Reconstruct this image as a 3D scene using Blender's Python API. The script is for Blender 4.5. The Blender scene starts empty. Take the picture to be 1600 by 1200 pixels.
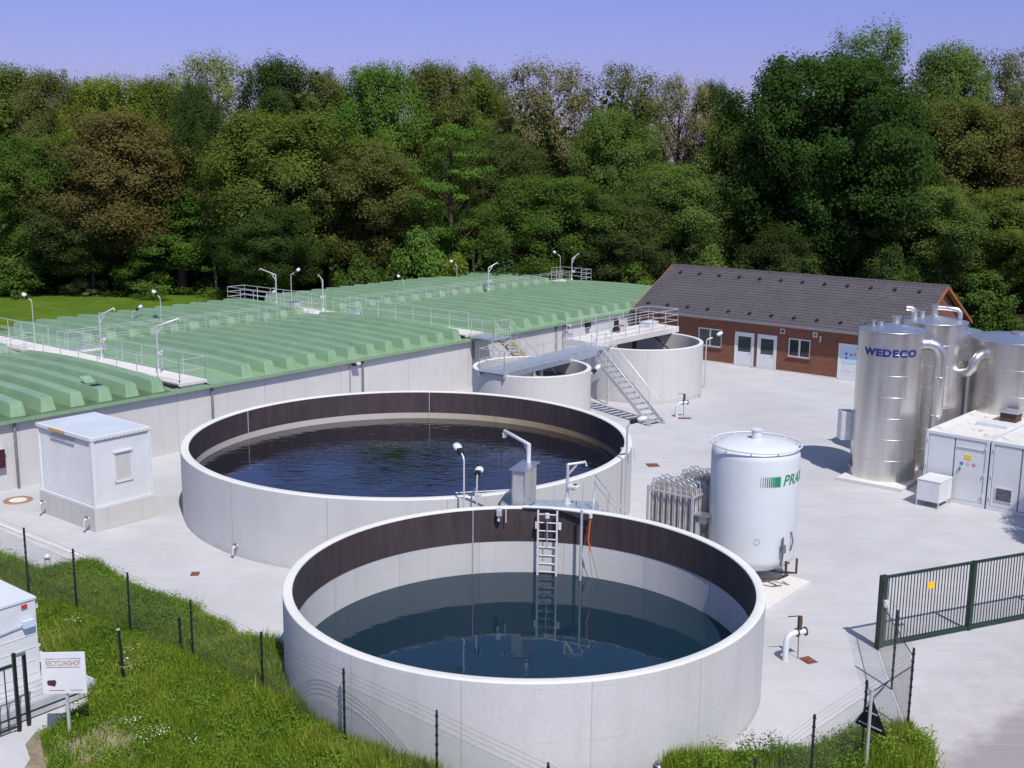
import bpy, bmesh, math, random
import numpy as np
from mathutils import Vector, Matrix

# ------------------------------------------------------------------ camera, sky, sun, exposure
scene = bpy.context.scene
COL = scene.collection
cd = bpy.data.cameras.new('camera')
cam = bpy.data.objects.new('camera', cd); COL.objects.link(cam)
cd.lens = 40.312; cd.sensor_width = 36; cd.clip_start = 0.5; cd.clip_end = 4000
rt = Vector((0.99995037, 0.00194786, 0.009771)); up = Vector((-0.00996326, 0.19549505, 0.98065407)); fw = Vector((0, 0.98070275, -0.19550476))
cam.matrix_world = Matrix(((rt.x, up.x, -fw.x, 0), (rt.y, up.y, -fw.y, 0), (rt.z, up.z, -fw.z, 14.0), (0, 0, 0, 1)))
scene.camera = cam

SUN_AZ = -68.5      # math angle of the horizontal direction towards the sun
SUN_EL = 56.0
world = bpy.data.worlds.new('World'); scene.world = world; world.use_nodes = True
nt = world.node_tree
bg = nt.nodes['Background']
sky = nt.nodes.new('ShaderNodeTexSky'); sky.sky_type = 'NISHITA'; sky.sun_disc = False
sky.sun_elevation = math.radians(SUN_EL); sky.sun_rotation = math.radians(90 - SUN_AZ)
sky.air_density = 1.0; sky.dust_density = 0.6; sky.ozone_density = 2.5
tint = nt.nodes.new('ShaderNodeMix'); tint.data_type = 'RGBA'; tint.blend_type = 'MULTIPLY'
tint.inputs[0].default_value = 1.0
# the violet cast of this sky is strongest near the horizon
tc = nt.nodes.new('ShaderNodeTexCoord'); sp = nt.nodes.new('ShaderNodeSeparateXYZ'); rmp = nt.nodes.new('ShaderNodeValToRGB')
nt.links.new(tc.outputs['Generated'], sp.inputs[0]); nt.links.new(sp.outputs['Z'], rmp.inputs[0])
rmp.color_ramp.elements[0].position = 0.0; rmp.color_ramp.elements[0].color = (0.50, 0.415, 0.78, 1)
rmp.color_ramp.elements[1].position = 0.75; rmp.color_ramp.elements[1].color = (1.05, 0.97, 0.90, 1)
e2 = rmp.color_ramp.elements.new(0.33); e2.color = (0.72, 0.72, 1.10, 1)
e = rmp.color_ramp.elements.new(0.12); e.color = (0.58, 0.49, 0.87, 1)
nt.links.new(sky.outputs[0], tint.inputs[6]); nt.links.new(rmp.outputs[0], tint.inputs[7])
nt.links.new(tint.outputs[2], bg.inputs['Color'])
bg.inputs['Strength'].default_value = 0.135

sd = bpy.data.lights.new('sun', 'SUN'); sd.energy = 4.2; sd.angle = math.radians(0.5); sd.color = (1.0, 0.955, 0.9)
sun = bpy.data.objects.new('sun', sd); COL.objects.link(sun)
az, el = math.radians(SUN_AZ), math.radians(SUN_EL)
sdir = Vector((math.cos(az) * math.cos(el), math.sin(az) * math.cos(el), math.sin(el)))
sun.rotation_euler = sdir.to_track_quat('Z', 'Y').to_euler()
sun.location = (30, -60, 90)

scene.view_settings.view_transform = 'Standard'
scene.view_settings.look = 'None'
scene.view_settings.exposure = 0.03
scene.view_settings.gamma = 1.0
scene.cycles.max_bounces = 6; scene.cycles.diffuse_bounces = 3; scene.cycles.glossy_bounces = 4
scene.cycles.transmission_bounces = 3; scene.cycles.transparent_max_bounces = 6

random.seed(7); RNG = np.random.default_rng(7)
PI = math.pi; R = math.radians

# ------------------------------------------------------------------ materials
MATS = {}
def new_mat(name):
    m = bpy.data.materials.new(name); m.use_nodes = True
    return m, m.node_tree, m.node_tree.nodes['Principled BSDF']
def N(nt, typ, **kw):
    n = nt.nodes.new(typ)
    for k, v in kw.items(): setattr(n, k, v)
    return n
def coords(nt, scale=(1, 1, 1), world_space=False, rot=(0, 0, 0)):
    mp = N(nt, 'ShaderNodeMapping'); mp.inputs['Scale'].default_value = scale; mp.inputs['Rotation'].default_value = rot
    if world_space:
        g = N(nt, 'ShaderNodeNewGeometry'); nt.links.new(g.outputs['Position'], mp.inputs[0])
    else:
        t = N(nt, 'ShaderNodeTexCoord'); nt.links.new(t.outputs['Object'], mp.inputs[0])
    return mp.outputs[0]
def noise(nt, vec, scale, detail=4, rough=0.6, dist=0.0):
    n = N(nt, 'ShaderNodeTexNoise'); n.inputs['Scale'].default_value = scale; n.inputs['Detail'].default_value = detail
    n.inputs['Roughness'].default_value = rough; n.inputs['Distortion'].default_value = dist
    nt.links.new(vec, n.inputs['Vector']); return n.outputs['Fac']
def ramp(nt, fac, stops):
    r = N(nt, 'ShaderNodeValToRGB'); els = r.color_ramp.elements
    while len(els) > 1: els.remove(els[-1])
    for i, (p, c) in enumerate(stops):
        e = els[0] if i == 0 else els.new(p)
        e.position = p; e.color = (c[0], c[1], c[2], 1) if not isinstance(c, (int, float)) else (c, c, c, 1)
    nt.links.new(fac, r.inputs[0]); return r.outputs[0]
def mix(nt, a, b, fac, mode='MIX'):
    m = N(nt, 'ShaderNodeMix', data_type='RGBA', blend_type=mode)
    for s, v in ((6, a), (7, b)):
        if isinstance(v, tuple): m.inputs[s].default_value = (v[0], v[1], v[2], 1)
        else: nt.links.new(v, m.inputs[s])
    if isinstance(fac, (int, float)): m.inputs[0].default_value = fac
    else: nt.links.new(fac, m.inputs[0])
    return m.outputs[2]
def math_(nt, op, a, b=None, c=None):
    n = N(nt, 'ShaderNodeMath', operation=op)
    for i, v in enumerate((a, b, c)):
        if v is None: continue
        if isinstance(v, (int, float)): n.inputs[i].default_value = v
        else: nt.links.new(v, n.inputs[i])
    return n.outputs[0]
def bump(nt, bsdf, h, strength=0.3, dist=0.02):
    b = N(nt, 'ShaderNodeBump'); b.inputs['Strength'].default_value = strength; b.inputs['Distance'].default_value = dist
    nt.links.new(h, b.inputs['Height']); nt.links.new(b.outputs[0], bsdf.inputs['Normal'])

def plain(name, col, rough=0.6, metal=0.0, var=0.12, scale=3.0, spec=0.5, bmp=0.0):
    if name in MATS: return MATS[name]
    m, nt, b = new_mat(name)
    v = coords(nt)
    f = noise(nt, v, scale, 5)
    lo = tuple(c * (1 - var) for c in col); hi = tuple(min(1, c * (1 + var)) for c in col)
    nt.links.new(ramp(nt, f, [(0.3, lo), (0.7, hi)]), b.inputs['Base Color'])
    b.inputs['Roughness'].default_value = rough; b.inputs['Metallic'].default_value = metal
    b.inputs['Specular IOR Level'].default_value = spec
    if bmp: bump(nt, b, noise(nt, v, scale * 6, 3), bmp, 0.01)
    MATS[name] = m; return m

def concrete(name, col, joints=None, rings=0, stain=(0.36, 0.33, 0.29), stain_amt=0.2, horizontal=0.0, linear=None):
    """cast concrete: mottling, dribble stains, pour and form joints"""
    m, nt, b = new_mat(name)
    v = coords(nt)
    big = noise(nt, v, 0.35, 5, 0.6)
    c = ramp(nt, big, [(0.25, tuple(x * 0.88 for x in col)), (0.55, col), (0.8, tuple(min(1, x * 1.06) for x in col))])
    vs = coords(nt, (2.2, 2.2, 0.16))
    drip = ramp(nt, noise(nt, vs, 1.3, 5, 0.65), [(0.5, 0.0), (0.78, 1.0)])
    c = mix(nt, c, stain, math_(nt, 'MULTIPLY', drip, stain_amt))
    fine = noise(nt, v, 14, 4, 0.7)
    c = mix(nt, c, ramp(nt, fine, [(0.3, 0.72), (0.6, 1.0)]), 0.35, 'MULTIPLY')
    tcn = N(nt, 'ShaderNodeTexCoord'); s = N(nt, 'ShaderNodeSeparateXYZ'); nt.links.new(tcn.outputs['Object'], s.inputs[0])
    line = None
    if joints:
        a = math_(nt, 'ARCTAN2', s.outputs['Y'], s.outputs['X'])
        t = math_(nt, 'FRACT', math_(nt, 'MULTIPLY', a, joints / (2 * PI)))
        line = math_(nt, 'LESS_THAN', t, 0.009)
        t2 = math_(nt, 'FLOOR', math_(nt, 'MULTIPLY', a, joints / (2 * PI)))
    if linear:
        q_ = math_(nt, 'MULTIPLY', s.outputs['X'], 1.0 / linear)
        t = math_(nt, 'FRACT', q_); line = math_(nt, 'LESS_THAN', t, 0.007); t2 = math_(nt, 'FLOOR', q_)
    if line is not None:
        wn = N(nt, 'ShaderNodeTexWhiteNoise', noise_dimensions='1D'); nt.links.new(t2, wn.inputs['W'])
        c = mix(nt, c, ramp(nt, wn.outputs['Value'], [(0.0, 0.93), (1.0, 1.0)]), 1.0, 'MULTIPLY')
        c = mix(nt, c, (0.30, 0.29, 0.28), math_(nt, 'MULTIPLY', line, 0.55))
    if horizontal:
        tz = math_(nt, 'FRACT', math_(nt, 'MULTIPLY', s.outputs['Z'], 1.0 / horizontal))
        lz = math_(nt, 'LESS_THAN', tz, 0.012)
        brk = ramp(nt, noise(nt, v, 0.9, 2), [(0.45, 0.0), (0.6, 1.0)])
        c = mix(nt, c, (0.34, 0.33, 0.31), math_(nt, 'MULTIPLY', math_(nt, 'MULTIPLY', lz, brk), 0.4))
    if joints:      # splash dirt round the foot
        foot = math_(nt, 'ADD', s.outputs['Z'], math_(nt, 'MULTIPLY', noise(nt, v, 1.1, 5, 0.7), 0.9))
        c = mix(nt, c, (0.37, 0.345, 0.31), ramp(nt, foot, [(0.40, 0.4), (0.75, 0.0)]))
    nt.links.new(c, b.inputs['Base Color']); b.inputs['Roughness'].default_value = 0.88
    b.inputs['Specular IOR Level'].default_value = 0.25
    bump(nt, b, fine, 0.2, 0.01)
    MATS[name] = m; return m

CW = (0.60, 0.60, 0.595)
concrete('concrete_tank', CW, joints=14, horizontal=1.27)
concrete('concrete_tank_small', (0.62, 0.61, 0.59), joints=12, horizontal=0)
concrete('concrete_wall', (0.61, 0.60, 0.585), linear=5.2, stain_amt=0.18)
concrete('concrete_rim', (0.68, 0.68, 0.65), stain_amt=0.1)
concrete('concrete_deck', (0.66, 0.64, 0.61), stain_amt=0.15)
concrete('concrete_plinth', (0.55, 0.54, 0.51), stain_amt=0.5)

def yard_mat():
    m, nt, b = new_mat('yard_concrete'); v = coords(nt, world_space=True)
    big = noise(nt, v, 0.12, 6, 0.62, 0.4); med = noise(nt, v, 0.7, 6, 0.65)
    c = ramp(nt, big, [(0.28, (0.435, 0.433, 0.45)), (0.5, (0.485, 0.483, 0.505)), (0.75, (0.53, 0.528, 0.55))])
    c = mix(nt, c, ramp(nt, med, [(0.3, 0.84), (0.62, 1.0)]), 0.6, 'MULTIPLY')
    # slab joints along the works grid
    vr = coords(nt, world_space=True, rot=(0, 0, R(-51)))
    s = N(nt, 'ShaderNodeSeparateXYZ'); nt.links.new(vr, s.inputs[0])
    jx = math_(nt, 'LESS_THAN', math_(nt, 'FRACT', math_(nt, 'MULTIPLY', s.outputs['X'], 1 / 6.0)), 0.004)
    jy = math_(nt, 'LESS_THAN', math_(nt, 'FRACT', math_(nt, 'MULTIPLY', s.outputs['Y'], 1 / 6.0)), 0.004)
    j = math_(nt, 'MULTIPLY', math_(nt, 'MAXIMUM', jx, jy), 0.16)
    c = mix(nt, c, (0.28, 0.27, 0.27), j)
    # dirt carried in from the road at the lower right corner of the works, and tyre dust
    g = N(nt, 'ShaderNodeNewGeometry'); sg = N(nt, 'ShaderNodeSeparateXYZ'); nt.links.new(g.outputs['Position'], sg.inputs[0])
    dx = math_(nt, 'ADD', math_(nt, 'MULTIPLY', sg.outputs['X'], 0.66), math_(nt, 'MULTIPLY', sg.outputs['Y'], -0.75))
    dd = math_(nt, 'ADD', math_(nt, 'ADD', dx, 11.75), math_(nt, 'MULTIPLY', noise(nt, v, 0.9, 6, 0.7), 1.5))
    dust = math_(nt, 'MULTIPLY', ramp(nt, math_(nt, 'ADD', dd, 2.2), [(0.0, 0.0), (1.0, 0.5)]), ramp(nt, noise(nt, v, 1.7, 5, 0.7), [(0.35, 0.2), (0.7, 1.0)]))
    c = mix(nt, c, (0.37, 0.30, 0.27), dust)
    c = mix(nt, c, (0.265, 0.235, 0.24), math_(nt, 'MULTIPLY', ramp(nt, dd, [(0.25, 0.0), (0.95, 1.0)]), 0.85))
    # long faint tyre sweeps across the yard and darker damp patches
    vt = coords(nt, (0.35, 2.6, 1), world_space=True, rot=(0, 0, R(-62)))
    tyre = ramp(nt, noise(nt, vt, 0.55, 4, 0.6, 1.2), [(0.52, 0.0), (0.62, 1.0)])
    c = mix(nt, c, (0.40, 0.39, 0.39), math_(nt, 'MULTIPLY', tyre, 0.28))
    spots = ramp(nt, noise(nt, v, 2.6, 3, 0.5), [(0.70, 0.0), (0.76, 1.0)])
    c = mix(nt, c, (0.36, 0.345, 0.34), math_(nt, 'MULTIPLY', spots, 0.35))
    nt.links.new(c, b.inputs['Base Color']); b.inputs['Roughness'].default_value = 0.9; b.inputs['Specular IOR Level'].default_value = 0.2
    bump(nt, b, noise(nt, v, 20, 4), 0.12, 0.01)
    MATS['yard'] = m
yard_mat()

def earth_mat(name, stops, scale=0.6):
    m, nt, b = new_mat(name); v = coords(nt, world_space=True)
    a = noise(nt, v, scale, 8, 0.7, 0.3); f = noise(nt, v, 9, 6, 0.75)
    c = ramp(nt, a, stops); c = mix(nt, c, ramp(nt, f, [(0.3, 0.55), (0.7, 1.15)]), 0.8, 'MULTIPLY')
    nt.links.new(c, b.inputs['Base Color']); b.inputs['Roughness'].default_value = 1.0; b.inputs['Specular IOR Level'].default_value = 0.1
    bump(nt, b, f, 0.6, 0.06)
    MATS[name] = m; return m
earth_mat('forest_floor', [(0.3, (0.020, 0.016, 0.010)), (0.7, (0.035, 0.032, 0.014))])
tm_ = earth_mat('turf_soil', [(0.3, (0.05, 0.085, 0.015)), (0.7, (0.10, 0.14, 0.03))], 0.9)
nt_ = tm_.node_tree; b_ = nt_.nodes['Principled BSDF']; src = b_.inputs['Base Color'].links[0].from_socket      # bare trodden soil round the notice board
g_ = N(nt_, 'ShaderNodeNewGeometry'); ds = N(nt_, 'ShaderNodeVectorMath', operation='DISTANCE'); nt_.links.new(g_.outputs['Position'], ds.inputs[0]); ds.inputs[1].default_value = (-9.7, 24.9, 0.2)
rd = math_(nt_, 'ADD', ds.outputs['Value'], math_(nt_, 'MULTIPLY', noise(nt_, g_.outputs['Position'], 1.3, 5), 1.4))
nt_.links.new(mix(nt_, src, (0.33, 0.275, 0.19), ramp(nt_, math_(nt_, 'MULTIPLY', rd, 0.2), [(0.26, 0.8), (0.50, 0.0)])), b_.inputs['Base Color'])
earth_mat('lawn', [(0.3, (0.060, 0.125, 0.012)), (0.5, (0.090, 0.160, 0.014)), (0.7, (0.135, 0.195, 0.022))], 0.35)
earth_mat('dirt', [(0.3, (0.20, 0.165, 0.11)), (0.7, (0.34, 0.29, 0.21))], 1.6)

def liner_mat():
    m, nt, b = new_mat('tank_liner'); v = coords(nt, (1, 1, 0.12))
    f = noise(nt, v, 5.0, 6, 0.7); g = noise(nt, coords(nt), 0.5, 3)
    c = ramp(nt, f, [(0.3, (0.040, 0.030, 0.032)), (0.55, (0.062, 0.046, 0.048)), (0.75, (0.080, 0.066, 0.058))])
    c = mix(nt, c, ramp(nt, g, [(0.3, 0.8), (0.7, 1.15)]), 0.6, 'MULTIPLY')
    nt.links.new(c, b.inputs['Base Color']); b.inputs['Roughness'].default_value = 0.6
    bump(nt, b, f, 0.25, 0.01); MATS['liner'] = m
liner_mat()

def water_mat(name, col, ripple, scale, rough=0.02, ior=1.45):
    m, nt, b = new_mat(name)
    v = coords(nt, (1, 2.1, 1), rot=(0, 0, R(8)))
    h = noise(nt, v, scale, 3, 0.5, 0.6)
    gust = ramp(nt, noise(nt, coords(nt), 0.22, 2, 0.5), [(0.35, 0.15), (0.65, 1.0)])
    b.inputs['Base Color'].default_value = (*col, 1); b.inputs['Roughness'].default_value = rough
    b.inputs['IOR'].default_value = ior
    bump(nt, b, math_(nt, 'MULTIPLY', h, gust), ripple, 0.05)
    MATS[name] = m; return m
water_mat('clear_water', (0.007, 0.024, 0.040), 0.10, 1.3, ior=1.40)
water_mat('dark_water', (0.008, 0.008, 0.013), 0.50, 1.4, ior=1.72)
water_mat('brown_water', (0.075, 0.045, 0.028), 0.1, 3.0, 0.15)

def stained_mat():
    """the wet line of the back basin: cream crust turning rusty towards one side"""
    m, nt, b = new_mat('scale_crust'); v = coords(nt)
    s = N(nt, 'ShaderNodeSeparateXYZ'); nt.links.new(v, s.inputs[0])
    f = math_(nt, 'ADD', math_(nt, 'MULTIPLY', s.outputs['X'], 0.09), math_(nt, 'MULTIPLY', noise(nt, v, 2.0, 5), 0.5))
    c = ramp(nt, f, [(0.0, (0.50, 0.46, 0.42)), (0.45, (0.46, 0.41, 0.32)), (0.8, (0.34, 0.25, 0.13)), (1.0, (0.22, 0.17, 0.11))])
    nt.links.new(c, b.inputs['Base Color']); b.inputs['Roughness'].default_value = 0.8; MATS['crust'] = m
stained_mat()

def green_mat():
    m, nt, b = new_mat('green_grp'); v = coords(nt)
    f = noise(nt, v, 0.8, 6, 0.65); vs = coords(nt, (3.0, 0.25, 1)); st = noise(nt, vs, 1.2, 4, 0.6)
    c = ramp(nt, f, [(0.3, (0.200, 0.325, 0.182)), (0.7, (0.250, 0.385, 0.228))])
    c = mix(nt, c, ramp(nt, st, [(0.35, 0.86), (0.65, 1.06)]), 0.7, 'MULTIPLY')
    nt.links.new(c, b.inputs['Base Color']); b.inputs['Roughness'].default_value = 0.27; b.inputs['Specular IOR Level'].default_value = 0.65
    MATS['green'] = m
green_mat()

def brick_mat():
    m, nt, b = new_mat('red_brick')
    t = N(nt, 'ShaderNodeTexCoord'); s = N(nt, 'ShaderNodeSeparateXYZ'); nt.links.new(t.outputs['Object'], s.inputs[0])
    cb = N(nt, 'ShaderNodeCombineXYZ'); nt.links.new(math_(nt, 'ADD', s.outputs['X'], s.outputs['Y']), cb.inputs[0]); nt.links.new(s.outputs['Z'], cb.inputs[1])
    br = N(nt, 'ShaderNodeTexBrick'); nt.links.new(cb.outputs[0], br.inputs['Vector'])
    br.inputs['Scale'].default_value = 1.0; br.inputs['Brick Width'].default_value = 0.25; br.inputs['Row Height'].default_value = 0.08
    br.inputs['Mortar Size'].default_value = 0.006; br.inputs['Color1'].default_value = (0.205, 0.078, 0.046, 1)
    br.inputs['Color2'].default_value = (0.155, 0.057, 0.038, 1); br.inputs['Mortar'].default_value = (0.26, 0.17, 0.12, 1)
    f = noise(nt, t.outputs['Object'], 1.4, 5)
    c = mix(nt, br.outputs['Color'], ramp(nt, f, [(0.3, 0.8), (0.7, 1.1)]), 0.6, 'MULTIPLY')
    nt.links.new(c, b.inputs['Base Color']); b.inputs['Roughness'].default_value = 0.9; b.inputs['Specular IOR Level'].default_value = 0.2
    bump(nt, b, br.outputs['Fac'], -0.3, 0.01); MATS['brick'] = m
brick_mat()

def tile_mat():
    m, nt, b = new_mat('roof_tiles')
    t = N(nt, 'ShaderNodeTexCoord'); s = N(nt, 'ShaderNodeSeparateXYZ'); nt.links.new(t.outputs['Object'], s.inputs[0])
    wv = math_(nt, 'SINE', math_(nt, 'MULTIPLY', s.outputs['X'], 2 * PI / 0.3))
    cx = math_(nt, 'FLOOR', math_(nt, 'MULTIPLY', s.outputs['X'], 1 / 0.3)); cy = math_(nt, 'FLOOR', math_(nt, 'MULTIPLY', s.outputs['Y'], 1 / 0.29))
    cb = N(nt, 'ShaderNodeCombineXYZ'); nt.links.new(cx, cb.inputs[0]); nt.links.new(cy, cb.inputs[1])
    wn = N(nt, 'ShaderNodeTexWhiteNoise', noise_dimensions='3D'); nt.links.new(cb.outputs[0], wn.inputs['Vector'])
    c = ramp(nt, wn.outputs['Value'], [(0.0, (0.088, 0.077, 0.086)), (1.0, (0.102, 0.090, 0.099))])
    c = mix(nt, c, ramp(nt, noise(nt, t.outputs['Object'], 0.6, 4), [(0.3, 0.85), (0.7, 1.08)]), 0.7, 'MULTIPLY')
    nt.links.new(c, b.inputs['Base Color']); b.inputs['Roughness'].default_value = 0.55; b.inputs['Specular IOR Level'].default_value = 0.4
    bump(nt, b, wv, 0.25, 0.02); MATS['tiles'] = m
tile_mat()

def steel_mat():
    m, nt, b = new_mat('stainless_sheet'); v = coords(nt, (1, 1, 0.05))
    f = noise(nt, v, 2.6, 4, 0.6); f2 = noise(nt, coords(nt), 0.8, 3)
    nt.links.new(ramp(nt, f, [(0.25, (0.58, 0.555, 0.525)), (0.7, (0.76, 0.745, 0.725))]), b.inputs['Base Color'])
    b.inputs['Metallic'].default_value = 0.92
    nt.links.new(ramp(nt, f2, [(0.3, 0.27), (0.7, 0.40)]), b.inputs['Roughness'])
    bump(nt, b, f, 0.35, 0.06); MATS['stainless'] = m
steel_mat()
plain('lid_steel', (0.62, 0.64, 0.66), 0.35, 0.9, 0.06, 2)
plain('galvanised', (0.60, 0.61, 0.63), 0.5, 0.45, 0.12, 6)
plain('fin_aluminium', (0.70, 0.68, 0.66), 0.45, 0.7, 0.15, 3)
plain('grating', (0.42, 0.47, 0.53), 0.5, 0.5, 0.15, 8)
plain('white_paint', (0.64, 0.66, 0.67), 0.45, 0, 0.05, 1.2)
plain('white_tank_paint', (0.62, 0.655, 0.67), 0.38, 0, 0.04, 0.7)
plain('cabin_white', (0.61, 0.625, 0.63), 0.55, 0, 0.05, 1.0)
plain('cabin_roof', (0.52, 0.57, 0.64), 0.5, 0, 0.08, 0.8)
plain('white_plastic', (0.62, 0.62, 0.63), 0.4, 0, 0.03)
plain('shutter_grey', (0.50, 0.49, 0.47), 0.6, 0, 0.06)
plain('black_plastic', (0.012, 0.012, 0.015), 0.5, 0, 0.1)
plain('fence_green', (0.008, 0.012, 0.010), 0.5, 0, 0.15)
plain('gate_green', (0.010, 0.036, 0.022), 0.45, 0, 0.15)
plain('rust', (0.17, 0.062, 0.032), 0.9, 0, 0.4, 9)
plain('rust_iron', (0.10, 0.060, 0.040), 0.8, 0.2, 0.3, 9)
plain('orange_ring', (0.32, 0.18, 0.10), 0.85, 0, 0.2, 6)
plain('orange_rope', (0.75, 0.13, 0.03), 0.6, 0, 0.1)
plain('yellow_sign', (0.80, 0.52, 0.01), 0.5, 0, 0.04)
plain('ochre_strip', (0.55, 0.30, 0.07), 0.6, 0, 0.15, 8)
plain('yellow_paint', (0.42, 0.34, 0.10), 0.6, 0, 0.2, 8)
plain('blue_letters', (0.010, 0.028, 0.17), 0.45, 0, 0.04)
plain('green_letters', (0.02, 0.26, 0.12), 0.45, 0, 0.04)
plain('red_letters', (0.30, 0.035, 0.03), 0.5, 0, 0.1)
plain('brown_letters', (0.30, 0.20, 0.13), 0.5, 0, 0.1)
plain('maroon', (0.055, 0.012, 0.020), 0.5, 0, 0.1)
plain('red_paint', (0.42, 0.04, 0.03), 0.5, 0, 0.15)
plain('wood_orange', (0.33, 0.115, 0.04), 0.7, 0, 0.2, 4)
plain('window_dark', (0.014, 0.016, 0.020), 0.06, 0, 0.1, spec=0.8)
plain('door_glass', (0.035, 0.055, 0.052), 0.08, 0, 0.15, spec=0.8)
plain('mesh_grey', (0.17, 0.17, 0.19), 0.6, 0.3, 0.4, 12)
plain('sign_back', (0.016, 0.012, 0.020), 0.35, 0.1, 0.15)
plain('mesh_dark', (0.030, 0.036, 0.036), 0.5, 0, 0.15)
plain('wire', (0.10, 0.11, 0.10), 0.5, 0.5, 0.1)
plain('oak_bark', (0.085, 0.068, 0.052), 0.95, 0, 0.35, 3, 0.1)
plain('birch_bark', (0.50, 0.46, 0.40), 0.9, 0, 0.3, 3, 0.1)
plain('ply_grey', (0.42, 0.43, 0.45), 0.7, 0, 0.15, 2)
plain('blossom', (0.75, 0.74, 0.66), 0.8, 0, 0.05)
plain('symbol_blue', (0.10, 0.20, 0.42), 0.5, 0, 0.05)
plain('symbol_red', (0.55, 0.25, 0.25), 0.5, 0, 0.05)
plain('pale_blue_sheet', (0.50, 0.62, 0.74), 0.5, 0, 0.04)

def rusty_roof():
    m, nt, b = new_mat('container_roof'); v = coords(nt)
    f = noise(nt, coords(nt, (1.0, 1.0, 1)), 1.5, 6, 0.75, 0.5)
    c = mix(nt, (0.66, 0.65, 0.63), (0.24, 0.10, 0.055), ramp(nt, f, [(0.57, 0.0), (0.66, 0.85)]))
    c = mix(nt, c, ramp(nt, noise(nt, v, 4, 4), [(0.3, 0.86), (0.7, 1.0)]), 0.8, 'MULTIPLY')
    nt.links.new(c, b.inputs['Base Color']); b.inputs['Roughness'].default_value = 0.7; MATS['rusty_roof'] = m
rusty_roof()

LEAFC = {
 'olive': ((0.056, 0.082, 0.012), (0.140, 0.178, 0.026)), 'brown': ((0.064, 0.078, 0.018), (0.136, 0.152, 0.034)),
 'lime': ((0.085, 0.118, 0.010), (0.185, 0.225, 0.022)), 'pale': ((0.115, 0.140, 0.040), (0.205, 0.230, 0.075)),
 'dark': ((0.024, 0.048, 0.009), (0.064, 0.104, 0.020)), 'bright': ((0.048, 0.108, 0.012), (0.120, 0.205, 0.026)),
 'tan': ((0.120, 0.115, 0.048), (0.205, 0.190, 0.085)), 'deep': ((0.014, 0.038, 0.007), (0.050, 0.104, 0.016)),
 'olivegreen': ((0.056, 0.096, 0.018), (0.124, 0.188, 0.036)), 'green': ((0.036, 0.076, 0.010), (0.098, 0.155, 0.022)),
 'redbrown': ((0.078, 0.068, 0.020), (0.145, 0.124, 0.036)), 'darkbrown': ((0.038, 0.056, 0.014), (0.088, 0.112, 0.026)),
 'bluegreen': ((0.030, 0.074, 0.024), (0.075, 0.140, 0.044)), 'flower': ((0.080, 0.115, 0.016), (0.32, 0.34, 0.12)),
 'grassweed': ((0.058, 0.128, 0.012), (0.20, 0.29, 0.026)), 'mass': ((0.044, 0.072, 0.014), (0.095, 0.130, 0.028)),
}
def leaf_mat(key):
    n_ = 'leaves_' + key
    if n_ in MATS: return MATS[n_]
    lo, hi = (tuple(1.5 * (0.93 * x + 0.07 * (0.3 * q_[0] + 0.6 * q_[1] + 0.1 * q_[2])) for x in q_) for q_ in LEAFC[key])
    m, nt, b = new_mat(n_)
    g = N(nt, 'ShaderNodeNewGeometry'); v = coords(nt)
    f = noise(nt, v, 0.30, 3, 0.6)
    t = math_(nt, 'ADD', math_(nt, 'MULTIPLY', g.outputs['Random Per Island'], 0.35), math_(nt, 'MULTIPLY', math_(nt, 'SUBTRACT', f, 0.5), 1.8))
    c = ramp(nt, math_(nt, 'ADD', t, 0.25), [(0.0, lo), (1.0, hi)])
    nt.links.new(c, b.inputs['Base Color']); b.inputs['Roughness'].default_value = 0.8; b.inputs['Specular IOR Level'].default_value = 0.06
    tr = N(nt, 'ShaderNodeBsdfTranslucent'); nt.links.new(mix(nt, c, (1.0, 1.15, 0.5), 1.0, 'MULTIPLY'), tr.inputs['Color'])
    ms = N(nt, 'ShaderNodeMixShader'); ms.inputs[0].default_value = 0.42
    out = nt.nodes['Material Output']
    nt.links.new(b.outputs[0], ms.inputs[1]); nt.links.new(tr.outputs[0], ms.inputs[2]); nt.links.new(ms.outputs[0], out.inputs['Surface'])
    MATS[n_] = m; return m

def grass_mat():
    m, nt, b = new_mat('grass_blades'); v = coords(nt, world_space=True); g = N(nt, 'ShaderNodeNewGeometry')
    f = noise(nt, v, 0.42, 5, 0.65, 0.5)
    c = ramp(nt, f, [(0.30, (0.075, 0.165, 0.018)), (0.44, (0.155, 0.260, 0.020)), (0.56, (0.22, 0.31, 0.026)), (0.72, (0.32, 0.34, 0.08))])
    c = mix(nt, c, ramp(nt, g.outputs['Random Per Island'], [(0.0, 0.55), (1.0, 1.35)]), 1.0, 'MULTIPLY')
    nt.links.new(c, b.inputs['Base Color']); b.inputs['Roughness'].default_value = 0.6; b.inputs['Specular IOR Level'].default_value = 0.25
    tr = N(nt, 'ShaderNodeBsdfTranslucent'); nt.links.new(c, tr.inputs['Color'])
    ms = N(nt, 'ShaderNodeMixShader'); ms.inputs[0].default_value = 0.3; out = nt.nodes['Material Output']
    nt.links.new(b.outputs[0], ms.inputs[1]); nt.links.new(tr.outputs[0], ms.inputs[2]); nt.links.new(ms.outputs[0], out.inputs['Surface'])
    MATS['grass'] = m
grass_mat()
def M(n): return MATS[n]

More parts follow.
